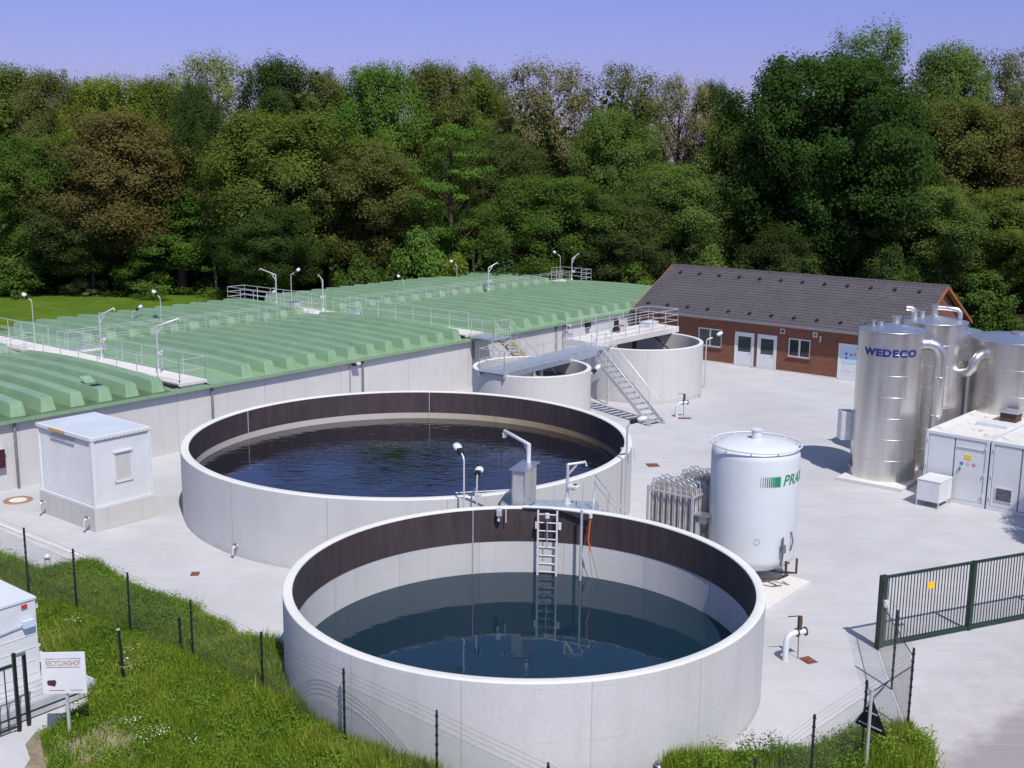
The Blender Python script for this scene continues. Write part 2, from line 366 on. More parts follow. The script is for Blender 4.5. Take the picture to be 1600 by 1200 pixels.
# ------------------------------------------------------------------ mesh builder and object helpers
class MB:
    def __init__(s): s.v = []; s.f = []; s.sm = []; s.mi = []
    def add(s, vs, fs, smooth=False, mi=0):
        o = len(s.v); s.v += [tuple(p) for p in vs]
        for f in fs: s.f.append([o + i for i in f]); s.sm.append(smooth); s.mi.append(mi)
        return s
    def box(s, x0, x1, y0, y1, z0, z1, mi=0, M4=None):
        vs = [Vector(p) for p in ((x0,y0,z0),(x1,y0,z0),(x1,y1,z0),(x0,y1,z0),(x0,y0,z1),(x1,y0,z1),(x1,y1,z1),(x0,y1,z1))]
        if M4 is not None: vs = [M4 @ p for p in vs]
        return s.add(vs, [(0,3,2,1),(4,5,6,7),(0,1,5,4),(1,2,6,5),(2,3,7,6),(3,0,4,7)], False, mi)
    def bar(s, a, b, w, h=None, mi=0):
        """rectangular bar from a to b"""
        h = h or w; a, b = Vector(a), Vector(b); d = (b - a); L = d.length; d.normalize()
        r_ = d.cross(Vector((0, 0, 1)));
        if r_.length < 1e-4: r_ = Vector((1, 0, 0))
        r_.normalize(); u_ = r_.cross(d)
        vs = [p + r_ * sx * w / 2 + u_ * sy * h / 2 for p in (a, b) for sx, sy in ((-1,-1),(1,-1),(1,1),(-1,1))]
        return s.add(vs, [(0,1,2,3),(7,6,5,4),(0,4,5,1),(1,5,6,2),(2,6,7,3),(3,7,4,0)], False, mi)
    def tube(s, path, r, n=8, mi=0, caps=True):
        path = [Vector(p) for p in path]; rs = r if isinstance(r, (list, tuple)) else [r] * len(path)
        rings = []; prev = None
        for i, p in enumerate(path):
            d = (path[min(i + 1, len(path) - 1)] - path[max(i - 1, 0)]).normalized()
            if prev is None:
                a = d.cross(Vector((0, 0, 1)))
                if a.length < 1e-3: a = Vector((1, 0, 0))
                a.normalize()
            else:
                a = prev - d * prev.dot(d); a.normalize()
            prev = a; b_ = d.cross(a)
            rings.append([p + (a * math.cos(2*PI*k/n) + b_ * math.sin(2*PI*k/n)) * rs[i] for k in range(n)])
        vs = [q for rg in rings for q in rg]; fs = []
        for i in range(len(path) - 1):
            for k in range(n):
                fs.append((i*n+k, i*n+(k+1)%n, (i+1)*n+(k+1)%n, (i+1)*n+k))
        s.add(vs, fs, True, mi)
        if caps:
            s.add(rings[0], [tuple(range(n))[::-1]], False, mi); s.add(rings[-1], [tuple(range(n))], False, mi)
        return s
    def lathe(s, prof, n=64, c=(0, 0, 0), mi=0, smooth=True, a0=0, a1=2*PI):
        full = abs(a1 - a0 - 2*PI) < 1e-6; m = n if full else n + 1
        vs = [(c[0] + r*math.cos(a0+(a1-a0)*k/n), c[1] + r*math.sin(a0+(a1-a0)*k/n), c[2] + z) for r, z in prof for k in range(m)]
        fs = [(i*m+k, i*m+(k+1)%m, (i+1)*m+(k+1)%m, (i+1)*m+k) for i in range(len(prof)-1) for k in range(n)]
        return s.add(vs, fs, smooth, mi)
    def cyl(s, x, y, z0, z1, r, n=24, mi=0):
        s.lathe([(r, z0), (r, z1)], n, (x, y, 0), mi)
        for z, rev in ((z0, True), (z1, False)):
            ring = [(x + r*math.cos(2*PI*k/n), y + r*math.sin(2*PI*k/n), z) for k in range(n)]
            s.add(ring, [tuple(range(n))[::-1] if rev else tuple(range(n))], False, mi)
        return s
    def prism(s, poly, z0, z1, mi=0):
        n = len(poly); vs = [(x, y, z0) for x, y in poly] + [(x, y, z1) for x, y in poly]
        return s.add(vs, [tuple(range(n))[::-1], tuple(range(n, 2*n))] + [(i, (i+1)%n, n+(i+1)%n, n+i) for i in range(n)], False, mi)
    def quad(s, a, b, c, d, mi=0): return s.add([a, b, c, d], [(0, 1, 2, 3)], False, mi)
    def build(s, name, mats, parent=None, bevel=0):
        me = bpy.data.meshes.new(name); me.from_pydata([tuple(p) for p in s.v], [], s.f)
        me.polygons.foreach_set('use_smooth', s.sm); me.polygons.foreach_set('material_index', s.mi)
        if not isinstance(mats, (list, tuple)): mats = [mats]
        for m in mats: me.materials.append(M(m) if isinstance(m, str) else m)
        me.update()
        o = bpy.data.objects.new(name, me); COL.objects.link(o)
        if parent is not None: o.parent = parent
        if bevel:
            b = o.modifiers.new('bevel', 'BEVEL'); b.width = bevel; b.segments = 2; b.limit_method = 'ANGLE'
        return o

def tag(o, label, cat, group=None):
    o['label'] = label; o['category'] = cat
    if group: o['group'] = group
    return o
def thing(name, label, cat, loc=(0, 0, 0), rotz=0.0, group=None):
    o = bpy.data.objects.new(name, None); COL.objects.link(o); o.empty_display_size = 0.3
    o.location = loc; o.rotation_euler = (0, 0, rotz); return tag(o, label, cat, group)
def struct(name, mb, mats):
    o = mb.build(name, mats); o['kind'] = 'structure'; return o
def copy_tree(root, loc, rotz, label, group=None):
    r_ = root.copy(); COL.objects.link(r_); r_.location = loc; r_.rotation_euler = (0, 0, rotz); r_['label'] = label
    if group: r_['group'] = group
    for ch in list(root.children):
        c = ch.copy(); COL.objects.link(c); c.parent = r_
        for g in ch.children:
            d = g.copy(); COL.objects.link(d); d.parent = c
    return r_
def flat(poly, z, name, mat, sub=0):
    mb = MB(); mb.add([(x, y, z) for x, y in poly], [tuple(range(len(poly)))]); return struct(name, mb, mat)

def text_mesh(body, size, bold=0.0, shear=0.0, spacing=1.0, sub=0.06):
    cu = bpy.data.curves.new('t', 'FONT'); cu.body = body; cu.size = size; cu.align_x = 'CENTER'; cu.align_y = 'CENTER'
    cu.offset = bold; cu.shear = shear; cu.space_character = spacing; cu.resolution_u = 4
    o = bpy.data.objects.new('t', cu); COL.objects.link(o)
    dg = bpy.context.evaluated_depsgraph_get(); dg.update()
    me = bpy.data.meshes.new_from_object(o.evaluated_get(dg)); bpy.data.objects.remove(o); bpy.data.curves.remove(cu)
    bm = bmesh.new(); bm.from_mesh(me)
    bmesh.ops.remove_doubles(bm, verts=bm.verts, dist=1e-5)
    bmesh.ops.triangulate(bm, faces=bm.faces)
    for _ in range(3):
        es = [e for e in bm.edges if e.calc_length() > sub]
        if not es: break
        bmesh.ops.subdivide_edges(bm, edges=es, cuts=1); bmesh.ops.triangulate(bm, faces=bm.faces)
    vs = [tuple(v.co) for v in bm.verts]; fs = [tuple(v.index for v in f.verts) for f in bm.faces]
    bm.free(); bpy.data.meshes.remove(me); return vs, fs
def wrap(vs, fs, r, ang, z):
    """lay flat lettering round an upright cylinder"""
    mb = MB(); mb.add([((r) * math.cos(ang + x / r), (r) * math.sin(ang + x / r), z + y) for x, y, _ in vs], fs); return mb

# ------------------------------------------------------------------ ground, yard, lawn
flat([(-900, -300), (900, -300), (900, 1500), (-900, 1500)], -0.06, 'ground', 'forest_floor')
YARD = [(-60, 5), (45, 5), (45, 62), (38, 70), (30, 74), (24, 72.5), (8, 86), (2, 88), (-60, 8)]
flat([(-30, 30), (-26, 8), (60, 8), (60, 60), (44, 74), (27, 72), (6, 88), (-8, 66), (-24, 47), (-40, 28)], 0.0, 'yard', 'yard')
flat([(-100, 60), (-38, 22), (-30, 34), (-24.5, 44.5), (-20, 68), (-16, 92), (-14, 112), (-60, 117), (-110, 110)], -0.035, 'lawn', 'lawn')
GRASS = [(-19.5, 38.76), (-17.92, 38.27), (-16.6, 37.3), (-15.83, 36.45), (-15.25, 36.89), (-14.24, 37.42), (-11.68, 34.85), (-9.88, 33.58), (-8.19, 31.91), (-7.84, 31.24), (-6.3, 30.3), (-5.9, 28.6), (-5.1, 26.9), (-4.2, 25.4), (-2.9, 24.3), (-1.4, 23.6), (-0.9, 21.0), (-6.96, 19.5), (-9.9, 22.8), (-11.3, 25.5), (-10.7, 27.4), (-11.6, 28.9), (-13.3, 30.6), (-15.33, 34.22), (-18.95, 37.6)]
GRASS2 = [(3.4, 24.3), (4.92, 24.7), (6.96, 25.05), (8.1, 25.6), (8.8, 26.3), (10.02, 26.5), (10.25, 25.47), (9.7, 23.8), (9.42, 22.28), (3.24, 21.6)]
flat([(-11.6, 25.9), (-10.8, 26.9), (-8.9, 26.3), (-7.8, 24.6), (-8.4, 23.0), (-10.2, 22.6), (-11.6, 23.6)], 0.02, 'bare_dirt', 'dirt')
flat([(-14.5, 26.6), (-11.9, 25.8), (-11.2, 24.6), (-11.0, 22), (-16, 22)], 0.022, 'gravel_path', 'yard')
# pale concrete apron with a raised edge beside the cabin, lower left
mb = MB(); mb.bar((-19.9, 42.1, 0.03), (-14.6, 37.9, 0.03), 0.12, 0.07)
struct('yard_edge', mb, 'concrete_deck')

def in_poly(x, y, poly):
    c = np.zeros(len(x), bool); n = len(poly); j = n - 1
    for i in range(n):
        xi, yi = poly[i]; xj, yj = poly[j]
        c ^= ((yi > y) != (yj > y)) & (x < (xj - xi) * (y - yi) / (yj - yi + 1e-12) + xi)
        j = i
    return c

FC = (0.376, 29.77)
def edge_dist(x, y, poly):
    d = np.full(len(x), 1e9); n = len(poly)
    for i in range(n):
        (x0, y0), (x1, y1) = poly[i], poly[(i + 1) % n]; dx, dy = x1 - x0, y1 - y0; L2 = dx*dx + dy*dy
        t = np.clip(((x - x0) * dx + (y - y0) * dy) / L2, 0, 1); d = np.minimum(d, np.hypot(x - x0 - t*dx, y - y0 - t*dy))
    return d
def verge_h(x, y, poly, top):
    """the verge is banked up against the fence and the nearest basin"""
    d = edge_dist(x, y, poly); near = np.exp(-np.clip(np.hypot(x - FC[0], y - FC[1]) - 6.5, 0, 9) / 1.2)
    return top * np.clip(d / 1.4, 0, 1) ** 0.8 + 0.35 * near * np.clip(d / 0.25, 0, 1)
def verge(poly, top):
    P = np.array(poly); lo, hi = P.min(0), P.max(0); st = 0.28; nx, ny = int((hi[0]-lo[0]) / st) + 2, int((hi[1]-lo[1]) / st) + 2
    gx, gy = np.meshgrid(lo[0] + st * np.arange(nx), lo[1] + st * np.arange(ny), indexing='ij'); gx, gy = gx.ravel(), gy.ravel()
    k = in_poly(gx, gy, poly); z = np.where(k, verge_h(gx, gy, poly, top) + 0.012, -0.03)
    mb = MB(); fs_ = []
    for i in range(nx - 1):
        for j in range(ny - 1):
            q = (i*ny+j, (i+1)*ny+j, (i+1)*ny+j+1, i*ny+j+1)
            if any(k[a] for a in q): fs_.append(q)
    mb.add(np.stack([gx, gy, z], 1).tolist(), fs_, True); return struct('verge', mb, 'turf_soil')
verge(GRASS, 0.30); verge(GRASS2, 0.10)

# ------------------------------------------------------------------ railings
def rail_mb(pts, h=1.1, spacing=1.3, r=0.024, bars=(0.55, 1.1), kick=0.0):
    mb = MB()
    for a, b in zip(pts[:-1], pts[1:]):
        a, b = Vector(a), Vector(b); L = (b - a).length; n = max(1, round(L / spacing))
        for k in range(n + 1):
            p = a.lerp(b, k / n); mb.tube([p, p + Vector((0, 0, h))], r, 6)
        for z in bars:
            mb.tube([a + Vector((0, 0, z)), b + Vector((0, 0, z))], r * 0.9, 6)
        if kick: mb.bar(a + Vector((0, 0, kick)), b + Vector((0, 0, kick)), 0.01, 0.12)
    return mb

# ------------------------------------------------------------------ covered basins with green ribbed roof
O = Vector((-15.82, 52.89, 0)); UA = R(51)
def W(s, t, z=0.0):
    return (O.x + s*math.cos(UA) - t*math.sin(UA), O.y + s*math.sin(UA) + t*math.cos(UA), z)
hall = thing('covered_basin_hall', 'long low concrete basin hall covered by green ribbed plastic roofs', 'building', O, UA)
mb = MB()
mb.box(-34, 50, 0.0, 0.3, -0.1, 2.96); mb.box(49.7, 50, 0.3, 23.0, -0.1, 2.96); mb.box(-34, 50, 22.9, 23.2, -0.1, 2.96)
mb.build('wall', 'concrete_wall', hall)
def arch(y, y0, y1): return 3.04 + 0.18 * max(0.0, 1 - ((y - (y0 + y1) / 2) / ((y1 - y0) / 2)) ** 2)
def roof_field(x0, x1, y0, y1, ribs, far):
    """arched sheet with hollow ribs running across the basin"""
    prof = [(x0, 0)]
    for c in ribs:
        prof += [(c - 0.41, 0), (c - 0.26, 0.54), (c - 0.23, 0.56), (c + 0.23, 0.56), (c + 0.26, 0.54), (c + 0.46, 0)]
    prof += [(x1, 0)]
    ys = [y0 - 0.29, y0, y0 + 0.26] + [y0 + 0.26 + (y1 - y0 - 0.52) * k / 18 for k in range(1, 18)] + [y1 - 0.26, y1, y1 + 0.25]
    mb = MB(); vs = []
    for i, y in enumerate(ys):
        k = 0 if (y <= y0 + 1e-6 or y >= y1 - 1e-6) else 1
        base = arch(min(max(y, y0), y1), y0, y1)
        if i == 0: base -= 0.012
        for x, h in prof: vs.append((x, y, base + h * k))
    n = len(prof); fs = [(a*n+i, a*n+i+1, (a+1)*n+i+1, (a+1)*n+i) for a in range(len(ys)-1) for i in range(n-1)]
    mb.add(vs, fs)
    return mb.build('roof', 'green', hall)
ribsA = [-0.85 - 1.36 * k for k in range(19)]; ribsB = [4.30 + 1.43 * k for k in range(12)]; ribsC = [23.9 + 1.49 * k for k in range(17)]
for (y0, y1) in ((0.05, 12.5), (14.3, 22.85)):
    roof_field(-29.0, 0.18, y0, y1, ribsA, 0); roof_field(1.82, 20.62, y0, y1, ribsB, 0); roof_field(22.35, 49.9, y0, y1, ribsC, 0)
mb = MB(); mb.box(-29, 49.95, -0.26, -0.235, 2.87, 3.03); mb.box(-29, 49.95, -0.234, 0.3, 2.975, 2.995); mb.build('eave_edge', 'green', hall)
mb = MB(); mb.box(-29, 49.95, 12.53, 14.27, 2.9, 3.06); mb.build('basin_partition', 'concrete_deck', hall)
mb = MB(); mb.box(-29, 0.15, 12.95, 13.85, 3.065, 3.14); mb.box(1.85, 20.6, 12.95, 13.85, 3.065, 3.14); mb.box(22.38, 49.6, 12.95, 13.85, 3.065, 3.14)
mb.build('catwalk', 'grating', hall)
for nm, x0, x1 in (('W1', 0.22, 1.78), ('W2', 20.66, 22.30)):
    mb = MB(); mb.box(x0, x1, 0.02, 12.5, 3.13, 3.27); mb.box(x0 + 0.1, x1 - 0.1, 0.12, 23.1, 2.9, 3.12); mb.box(x0, x1, 12.505, 23.4, 3.13, 3.27)
    mb.build('walkway', 'concrete_deck', hall)
for g_ in ((-0.05, 0.215, 0.15, 1.9, 3.04, 3.19), (20.45, 20.655, 0.1, 1.3, 3.04, 3.2)):
    mb = MB(); mb.box(*g_); mb.build('walkway_gap_shade', 'black_plastic', hall)  # solid black blocks put in for the shade in the gaps beside the walkways
mb = MB(); mb.box(49.0, 50.6, 11.6, 15.2, 3.14, 3.28); mb.build('end_platform', 'concrete_deck', hall)
# open hatch on one rib; a black slab paints the darkness inside
mb = MB(); mb.box(ribsA[2]-0.24, ribsA[2]+0.24, 0.75, 1.3, 3.625, 3.66)
mb.build('hatch_dark_inside', 'black_plastic', hall)
mb = MB(); mb.box(-0.26, 0.26, 0, 0.6, 0, 0.04, M4=Matrix.Translation((ribsA[2], 1.3, 3.68)) @ Matrix.Rotation(R(24), 4, 'X')); mb.build('hatch_lid', 'green', hall)
mb = MB()
for s_, r_ in ((1.96, 0.06), (11.95, 0.06), (21.25, 0.06), (29.7, 0.06), (-8.0, 0.06)):
    mb = MB(); mb.tube([(s_, -0.09, 0.0), (s_, -0.09, 2.80), (s_, 0.02, 2.88)], r_, 8); mb.box(s_-0.02, s_+0.02, -0.03, 0.0, 1.4, 1.5); mb.build('downpipe', 'mesh_grey', hall)
# roof railings
def rail_part(pts, h=1.1, spacing=1.3, parent=hall, name='railing', **k): return rail_mb(pts, h, spacing, **k).build(name, 'galvanised', parent)
rail_part([(0.28, 12.4, 3.27), (0.28, 0.08, 3.27), (1.73, 0.08, 3.27), (1.73, 12.4, 3.27)], 1.12, 1.75)
rail_part([(0.28, 14.4, 3.27), (0.28, 23.3, 3.27), (1.73, 23.3, 3.27), (1.73, 14.4, 3.27)], 1.12, 1.5)
rail_part([(22.25, 12.4, 3.27), (22.25, 1.2, 3.27)], 1.12, 1.5)
rail_part([(20.7, 14.4, 3.27), (20.7, 23.3, 3.27), (22.25, 23.3, 3.27), (22.25, 14.4, 3.27)], 1.12, 1.5, bars=(0.4, 0.75, 1.1))
for x0, x1 in ((-29, 0.1), (1.9, 20.6), (22.4, 49.0)):
    rail_part([(x0, 13.0, 3.14), (x1, 13.0, 3.14)], 1.0, 1.55, r=0.018, bars=(0.5, 1.0))
    rail_part([(x0, 13.8, 3.14), (x1, 13.8, 3.14)], 1.0, 1.55, r=0.018, bars=(0.5, 1.0))
rail_part([(49.0, 15.0, 3.28), (50.5, 15.0, 3.28), (50.5, 11.8, 3.28), (49.0, 11.8, 3.28)], 1.1, 1.0, bars=(0.4, 0.75, 1.1))

# small equipment on the roof
mb = MB(); mb.box(-0.4, 0.4, -0.25, 0.25, 0, 0.32); mb.box(-0.43, 0.43, -0.28, 0.28, 0.325, 0.36)
def roof_box(s_, t_, z_, label): 
    t = thing('equipment_box', label, 'box', W(s_, t_, z_), UA)
    mb = MB(); mb.box(-0.3, 0.3, -0.22, 0.22, 0, 0.55); mb.build('body', 'galvanised', t, 0.01)
    mb = MB(); mb.box(-0.33, 0.33, -0.25, 0.25, 0.553, 0.59); mb.build('lid', 'lid_steel', t)
roof_box(21.2, 16.4, 3.27, 'grey steel box standing on the far roof walkway beside the thin lamp')

# ------------------------------------------------------------------ davit cranes on the roof and basins
def crane(name_label, loc, h, az, arm=1.15, rise=0.36, group=None, r=0.05, flare=True):
    t = thing('davit_crane', name_label, 'crane', loc, az, group)
    mb = MB(); mb.cyl(0, 0, 0.0, 0.04, 0.17, 12)
    if flare: mb.lathe([(0.15, 0.04), (0.075, 0.30)], 12)
    mb.build('base', 'galvanised', t)
    mb = MB(); mb.tube([(0, 0, 0.04), (0, 0, h)], r, 10); mb.build('post', 'galvanised', t)
    mb = MB(); mb.tube([(0, 0, h - 0.02), (arm, 0, h + rise), (arm + 0.03, 0, h + rise - 0.14)], r * 0.85, 10)
    mb.bar((0.03, 0, h - 0.35), (0.34, 0, h + rise * 0.28), 0.02, 0.07); mb.build('arm', 'galvanised', t)
    mb = MB(); mb.cyl(0, 0, -0.13, 0.13, 0.10, 12)
    w = mb.build('winch', 'white_plastic', t); w.location = (0.16, 0, h * 0.44); w.rotation_euler = (R(90), 0, 0)
    mb = MB(); mb.bar((0, 0, 0), (0.0, 0.0, 0.26), 0.025); mb.bar((0, 0, 0.26), (0.14, 0, 0.30), 0.025)
    k = mb.build('crank', 'galvanised', w); k.location = (0.02, 0.0, 0.14); k.rotation_euler = (R(-60), 0, 0)
    return t
GC = 'davit cranes on the basin roof'
crane('davit crane further from the eave on the left roof walkway, arm pointing up right', (-21.62, 59.45, 3.27), 2.3, R(-8), 0.85, 0.42, GC)
crane('davit crane nearest the eave end of the left roof walkway', (-17.48, 55.69, 3.27), 2.35, R(8), 1.1, 0.36, GC)
crane('davit crane beside the railed far end of the walkway, arm pointing left', (-16.98, 81.9, 3.27), 2.2, R(172), 1.15, 0.42, GC)
crane('davit crane where the second walkway meets the spine catwalk', (-13.11, 78.75, 3.27), 2.2, R(120), 0.8, 0.3, GC)
crane('lone davit crane on the spine catwalk of the far roof section', (-1.99, 92.5, 3.15), 1.95, R(14), 0.75, 0.42, GC)
crane('thin davit crane by the railed platform at the far end of the roof', (5.1, 99.71, 3.28), 2.0, R(30), 0.7, 0.42, GC, 0.04)

# ------------------------------------------------------------------ lamps
def flood_lamp(label, loc, h, az, group=None, r=0.035, head=0.36, arm=0.25, name='flood_lamp', tilt=35, drop=0.0):
    t = thing(name, label, 'lamp', loc, az, group)
    mb = MB(); mb.tube([(0, 0, -drop), (0, 0, h - 0.15), (0.05, 0, h - 0.04), (arm, 0, h + 0.06)], r, 8); mb.build('pole', 'galvanised', t)
    M4 = Matrix.Translation((arm, 0, h + 0.06)) @ Matrix.Rotation(R(-tilt), 4, 'Y')
    mb = MB(); mb.box(-0.02, head * 0.5, -0.09, 0.09, -0.07, 0.07, M4=M4); mb.build('lamp_housing', 'black_plastic', t, 0.01)
    mb = MB()
    M5 = M4 @ Matrix.Translation((head * 0.5, 0, 0.0)) @ Matrix.Rotation(R(90), 4, 'Y')
    vs = []; n = 14; prof = [(0.10, 0.0), (0.145, head * 0.22), (0.15, head * 0.5), (0.115, head * 0.72), (0.03, head * 0.80)]
    for r_, z_ in prof:
        for k in range(n): vs.append(M5 @ Vector((r_ * math.cos(2*PI*k/n) * 0.75, r_ * math.sin(2*PI*k/n), z_)))
    mb.add(vs, [(i*n+k, i*n+(k+1)%n, (i+1)*n+(k+1)%n, (i+1)*n+k) for i in range(4) for k in range(n)] + [tuple(range(4*n, 5*n)), tuple(range(n))[::-1]], True)
    mb.build('lamp_glass', 'white_plastic', t)
    return t
GL = 'thin flood lamps along the roof'
flood_lamp('flood lamp on a thin pole over the lawn, far left roof edge', (-27.86, 66.0, 3.5), 2.05, R(160), GL, 0.022, drop=0.6)
flood_lamp('flood lamp above the roof edge right of the low white headed one', (-22.17, 71.69, 3.5), 1.6, R(150), GL, 0.022, drop=0.6)
flood_lamp('low flood lamp with white head just above the roof edge in front of the lawn', (-23.94, 71.57, 3.45), 0.72, R(20), GL, 0.022, drop=0.6)
flood_lamp('flood lamp on a thin pole between the two cranes of the far walkway', (-15.09, 77.78, 3.43), 2.55, R(25), GL, 0.024, drop=0.6)
flood_lamp('flood lamp rising behind the far roof section at the yellow green bush', (-4.81, 98.14, 3.6), 1.2, R(160), GL, 0.024, drop=0.6)
flood_lamp('flood lamp beside the thin davit crane at the far end of the roof', (4.01, 97.93, 3.4), 2.3, R(165), GL, 0.024, drop=0.6)
flood_lamp('low white flood lamp peeking over the middle of the far roof section', (-8.75, 91.68, 3.6), 0.55, R(150), GL, 0.022, drop=0.6)
# lamps fixed under the eave
def wall_lamp(label, s_, z_):
    t = thing('wall_lamp', label, 'lamp', W(s_, 0.0, z_), UA)
    mb = MB(); mb.bar((0, 0, 0), (0, -0.25, 0.05), 0.04); mb.box(-0.1, 0.1, -0.38, -0.2, -0.04, 0.10); mb.build('lamp_housing', 'black_plastic', t, 0.01)
    mb = MB(); mb.box(0.10, 0.38, -0.42, -0.18, -0.02, 0.12); mb.build('lamp_glass', 'white_plastic', t, 0.04)
    mb = MB(); mb.tube([(-0.12, -0.05, 0.0), (-0.12, -0.05, -2.6)], 0.02, 6); mb.build('cable_pipe', 'mesh_grey', t)
wall_lamp('flood lamp under the eave above the near round basin', 11.15, 2.72)
wall_lamp('flood lamp under the eave above the small steel bridged tank', 30.6, 2.72)
for (lb, s_, z0, z1, w_, m_) in (('dark square vent in the hall wall behind the white bridge', 33.3, 2.3, 2.85, 0.45, 'black_plastic'),
                             ('pale box high on the hall wall next to the brick building', 37.0, 2.0, 2.7, 0.4, 'white_plastic'),
                             ('grey steel cabinet on the hall wall behind the small tank', 30.9, 0.9, 2.2, 0.8, 'galvanised'),
                             ('dark red hose box on the hall wall at the left picture edge', -8.85, 1.05, 1.85, 0.6, 'maroon')):
    t = thing('wall_box', lb, 'box', W(s_, -0.002, z0), UA)
    mb = MB(); mb.box(-w_/2, w_/2, -0.22, -0.004, 0, z1 - z0); mb.build('body', m_, t, 0.01)
    mb = MB(); mb.box(-w_/2 - 0.03, w_/2 + 0.03, -0.26, -0.004, z1 - z0 + 0.003, z1 - z0 + 0.03); mb.build('lid', 'galvanised', t)

# ------------------------------------------------------------------ round basins
def basin(label, c, z, rin, rout, zin, mat, water, wz, wmat, liner=None, crust=None, name='round_basin'):
    t = thing(name, label, 'tank', (c[0], c[1], 0))
    mb = MB(); mb.lathe([(rout, -0.1), (rout, z - 0.03)], 128); mb.build('wall', mat, t)
    mb = MB(); mb.lathe([(rout, z - 0.029), (rout - 0.012, z - 0.006), (rout - 0.03, z), (rin + 0.02, z), (rin, z - 0.015), (rin, z - 0.05)], 128)
    mb.build('rim', 'concrete_rim', t)
    mb = MB(); mb.lathe([(rin, z - 0.05), (rin, zin)], 128)
    mb.v = mb.v; mb.build('inner_wall', mat if not liner else 'concrete_tank', t)
    if liner:
        mb = MB(); mb.lathe([(rin - 0.012, z - 0.04), (rin - 0.012, liner)], 128); mb.build('liner', 'liner', t)
    if crust:
        mb = MB(); mb.lathe([(rin - 0.008, crust), (rin - 0.008, wz - 0.05)], 128); mb.build('crust_ring', 'crust', t)
    # the bed hides below the water
    w = MB(); n = 128; w.add([((rin - 0.005) * math.cos(2*PI*k/n) , (rin - 0.005) * math.sin(2*PI*k/n), 0) for k in range(n)], [tuple(range(n))])
    wo = w.build('water', wmat); wo.location = (c[0], c[1], wz); wo['kind'] = 'structure'
    return t
ground_cut = None
front = basin('nearest round concrete basin with dark lined rim and clear blue green water', (0.376, 29.77), 2.70, 6.235, 6.49, 0.2, 'concrete_tank', 1, 0.48, 'clear_water', liner=1.56)
back = basin('wide round concrete basin full of dark rippled water behind the nearest one', (-4.17, 45.81), 2.70, 8.775, 9.09, 1.1, 'concrete_tank', 1, 1.38, 'dark_water', liner=1.66, crust=1.655)
T3C = (1.02, 58.4); T4C = (7.74, 68.5)
basin('small round concrete tank bridged by a grey steel grating', T3C, 3.32, 2.85, 3.07, 1.9, 'concrete_tank_small', 1, 2.55, 'brown_water', name='round_tank')
basin('taller round concrete tank bridged by a white concrete deck', T4C, 3.15, 3.52, 3.76, 1.2, 'concrete_tank_small', 1, 2.0, 'brown_water', name='round_tank')
def rim_joint(tank, rad, ang, z0, z1, label=None):
    mb = MB(); mb.tube([(rad * math.cos(ang), rad * math.sin(ang), z0), (rad * math.cos(ang), rad * math.sin(ang), z1)], 0.02, 6); return mb.build('pipe', 'galvanised', tank)
for px_ang in (105.0,): rim_joint(front, 6.20, R(px_ang), 0.3, 2.66)
rim_joint(back, 8.735, R(89), 1.3, 2.66); rim_joint(back, 8.735, R(151), 1.3, 2.66)
# inner columns of the taller tank
for p_, q_, w_ in (((1.0, 2.9, 3.1), (2.3, 1.0, 2.05), 0.08), ((-0.3, 0.6, 3.1), (-0.3, 0.6, 2.0), 0.25)):
    mb = MB(); mb.bar(p_, q_, w_); mb.build('inlet_pipe', 'rust_iron', bpy.data.objects['round_tank.001'])
for pth, r_ in (([(0.5, 0.3, 2.2), (0.5, 0.3, 3.2)], 0.10), ([(0.9, 1.5, 3.2), (1.3, 1.7, 2.6)], 0.05), ([(0.1, -0.7, 3.25), (0.1, -0.7, 2.5)], 0.07)):
    mb = MB(); mb.tube(pth, r_, 10); mb.build('inlet_pipe', 'galvanised', bpy.data.objects['round_tank'])
mb = MB(); mb.lathe([(0.0, 2.9), (0.5, 2.8), (0.75, 2.5)], 24, (0.2, -0.5, 0)); mb.build('stilling_cone', 'concrete_plinth', bpy.data.objects['round_tank'])

# ---- bridge of the small tank, bridge of the taller tank, stairs
br = thing('steel_bridge', 'grey steel grating bridge with thin rails across the small tank', 'bridge', (-1.05, 55.95, 3.34), R(54))
mb = MB(); mb.box(0, 8.7, -0.75, 0.75, 0.04, 0.09); mb.build('deck', 'grating', br)
mb = MB(); mb.box(0, 8.7, -0.80, -0.753, -0.16, 0.12); mb.box(0, 8.7, 0.753, 0.80, -0.16, 0.12); mb.build('side_beam', 'grating', br)
for y_ in (-0.78, 0.78):
    rail_mb([(0.05, y_, 0.1), (8.6, y_, 0.1)], 1.08, 1.7, 0.02).build('railing', 'galvanised', br)
rail_mb([(0.05, -0.78, 0.1), (0.05, 0.78, 0.1)], 1.08, 1.6, 0.02).build('railing', 'galvanised', br)
wb = thing('concrete_bridge', 'white concrete bridge deck with railings over the taller tank', 'bridge', (3.95, 65.65, 3.16), R(50.3))
mb = MB(); mb.box(0, 8.9, -1.15, 1.15, 0.0, 0.36); mb.build('deck', 'concrete_deck', wb, 0.015)
rail_mb([(0.1, -1.1, 0.36), (8.8, -1.1, 0.36), (8.8, 1.1, 0.36), (0.1, 1.1, 0.36)], 1.1, 1.5, 0.024, bars=(0.4, 0.75, 1.1)).build('railing', 'galvanised', wb)
t = thing('mixer_motor', 'dark mixer motor with red collar standing on the white bridge deck', 'motor', (6.3, 69.0, 3.53), R(50))
mb = MB(); mb.cyl(0, 0, 0, 0.25, 0.22, 14); mb.cyl(0, 0, 0.251, 0.72, 0.15, 14); mb.cyl(0, 0, 0.721, 0.80, 0.18, 14); mb.build('motor', 'black_plastic', t)
mb = MB(); mb.box(0.15, 0.75, -0.2, 0.2, 0, 0.30); mb.build('gearbox', 'galvanised', t, 0.02)
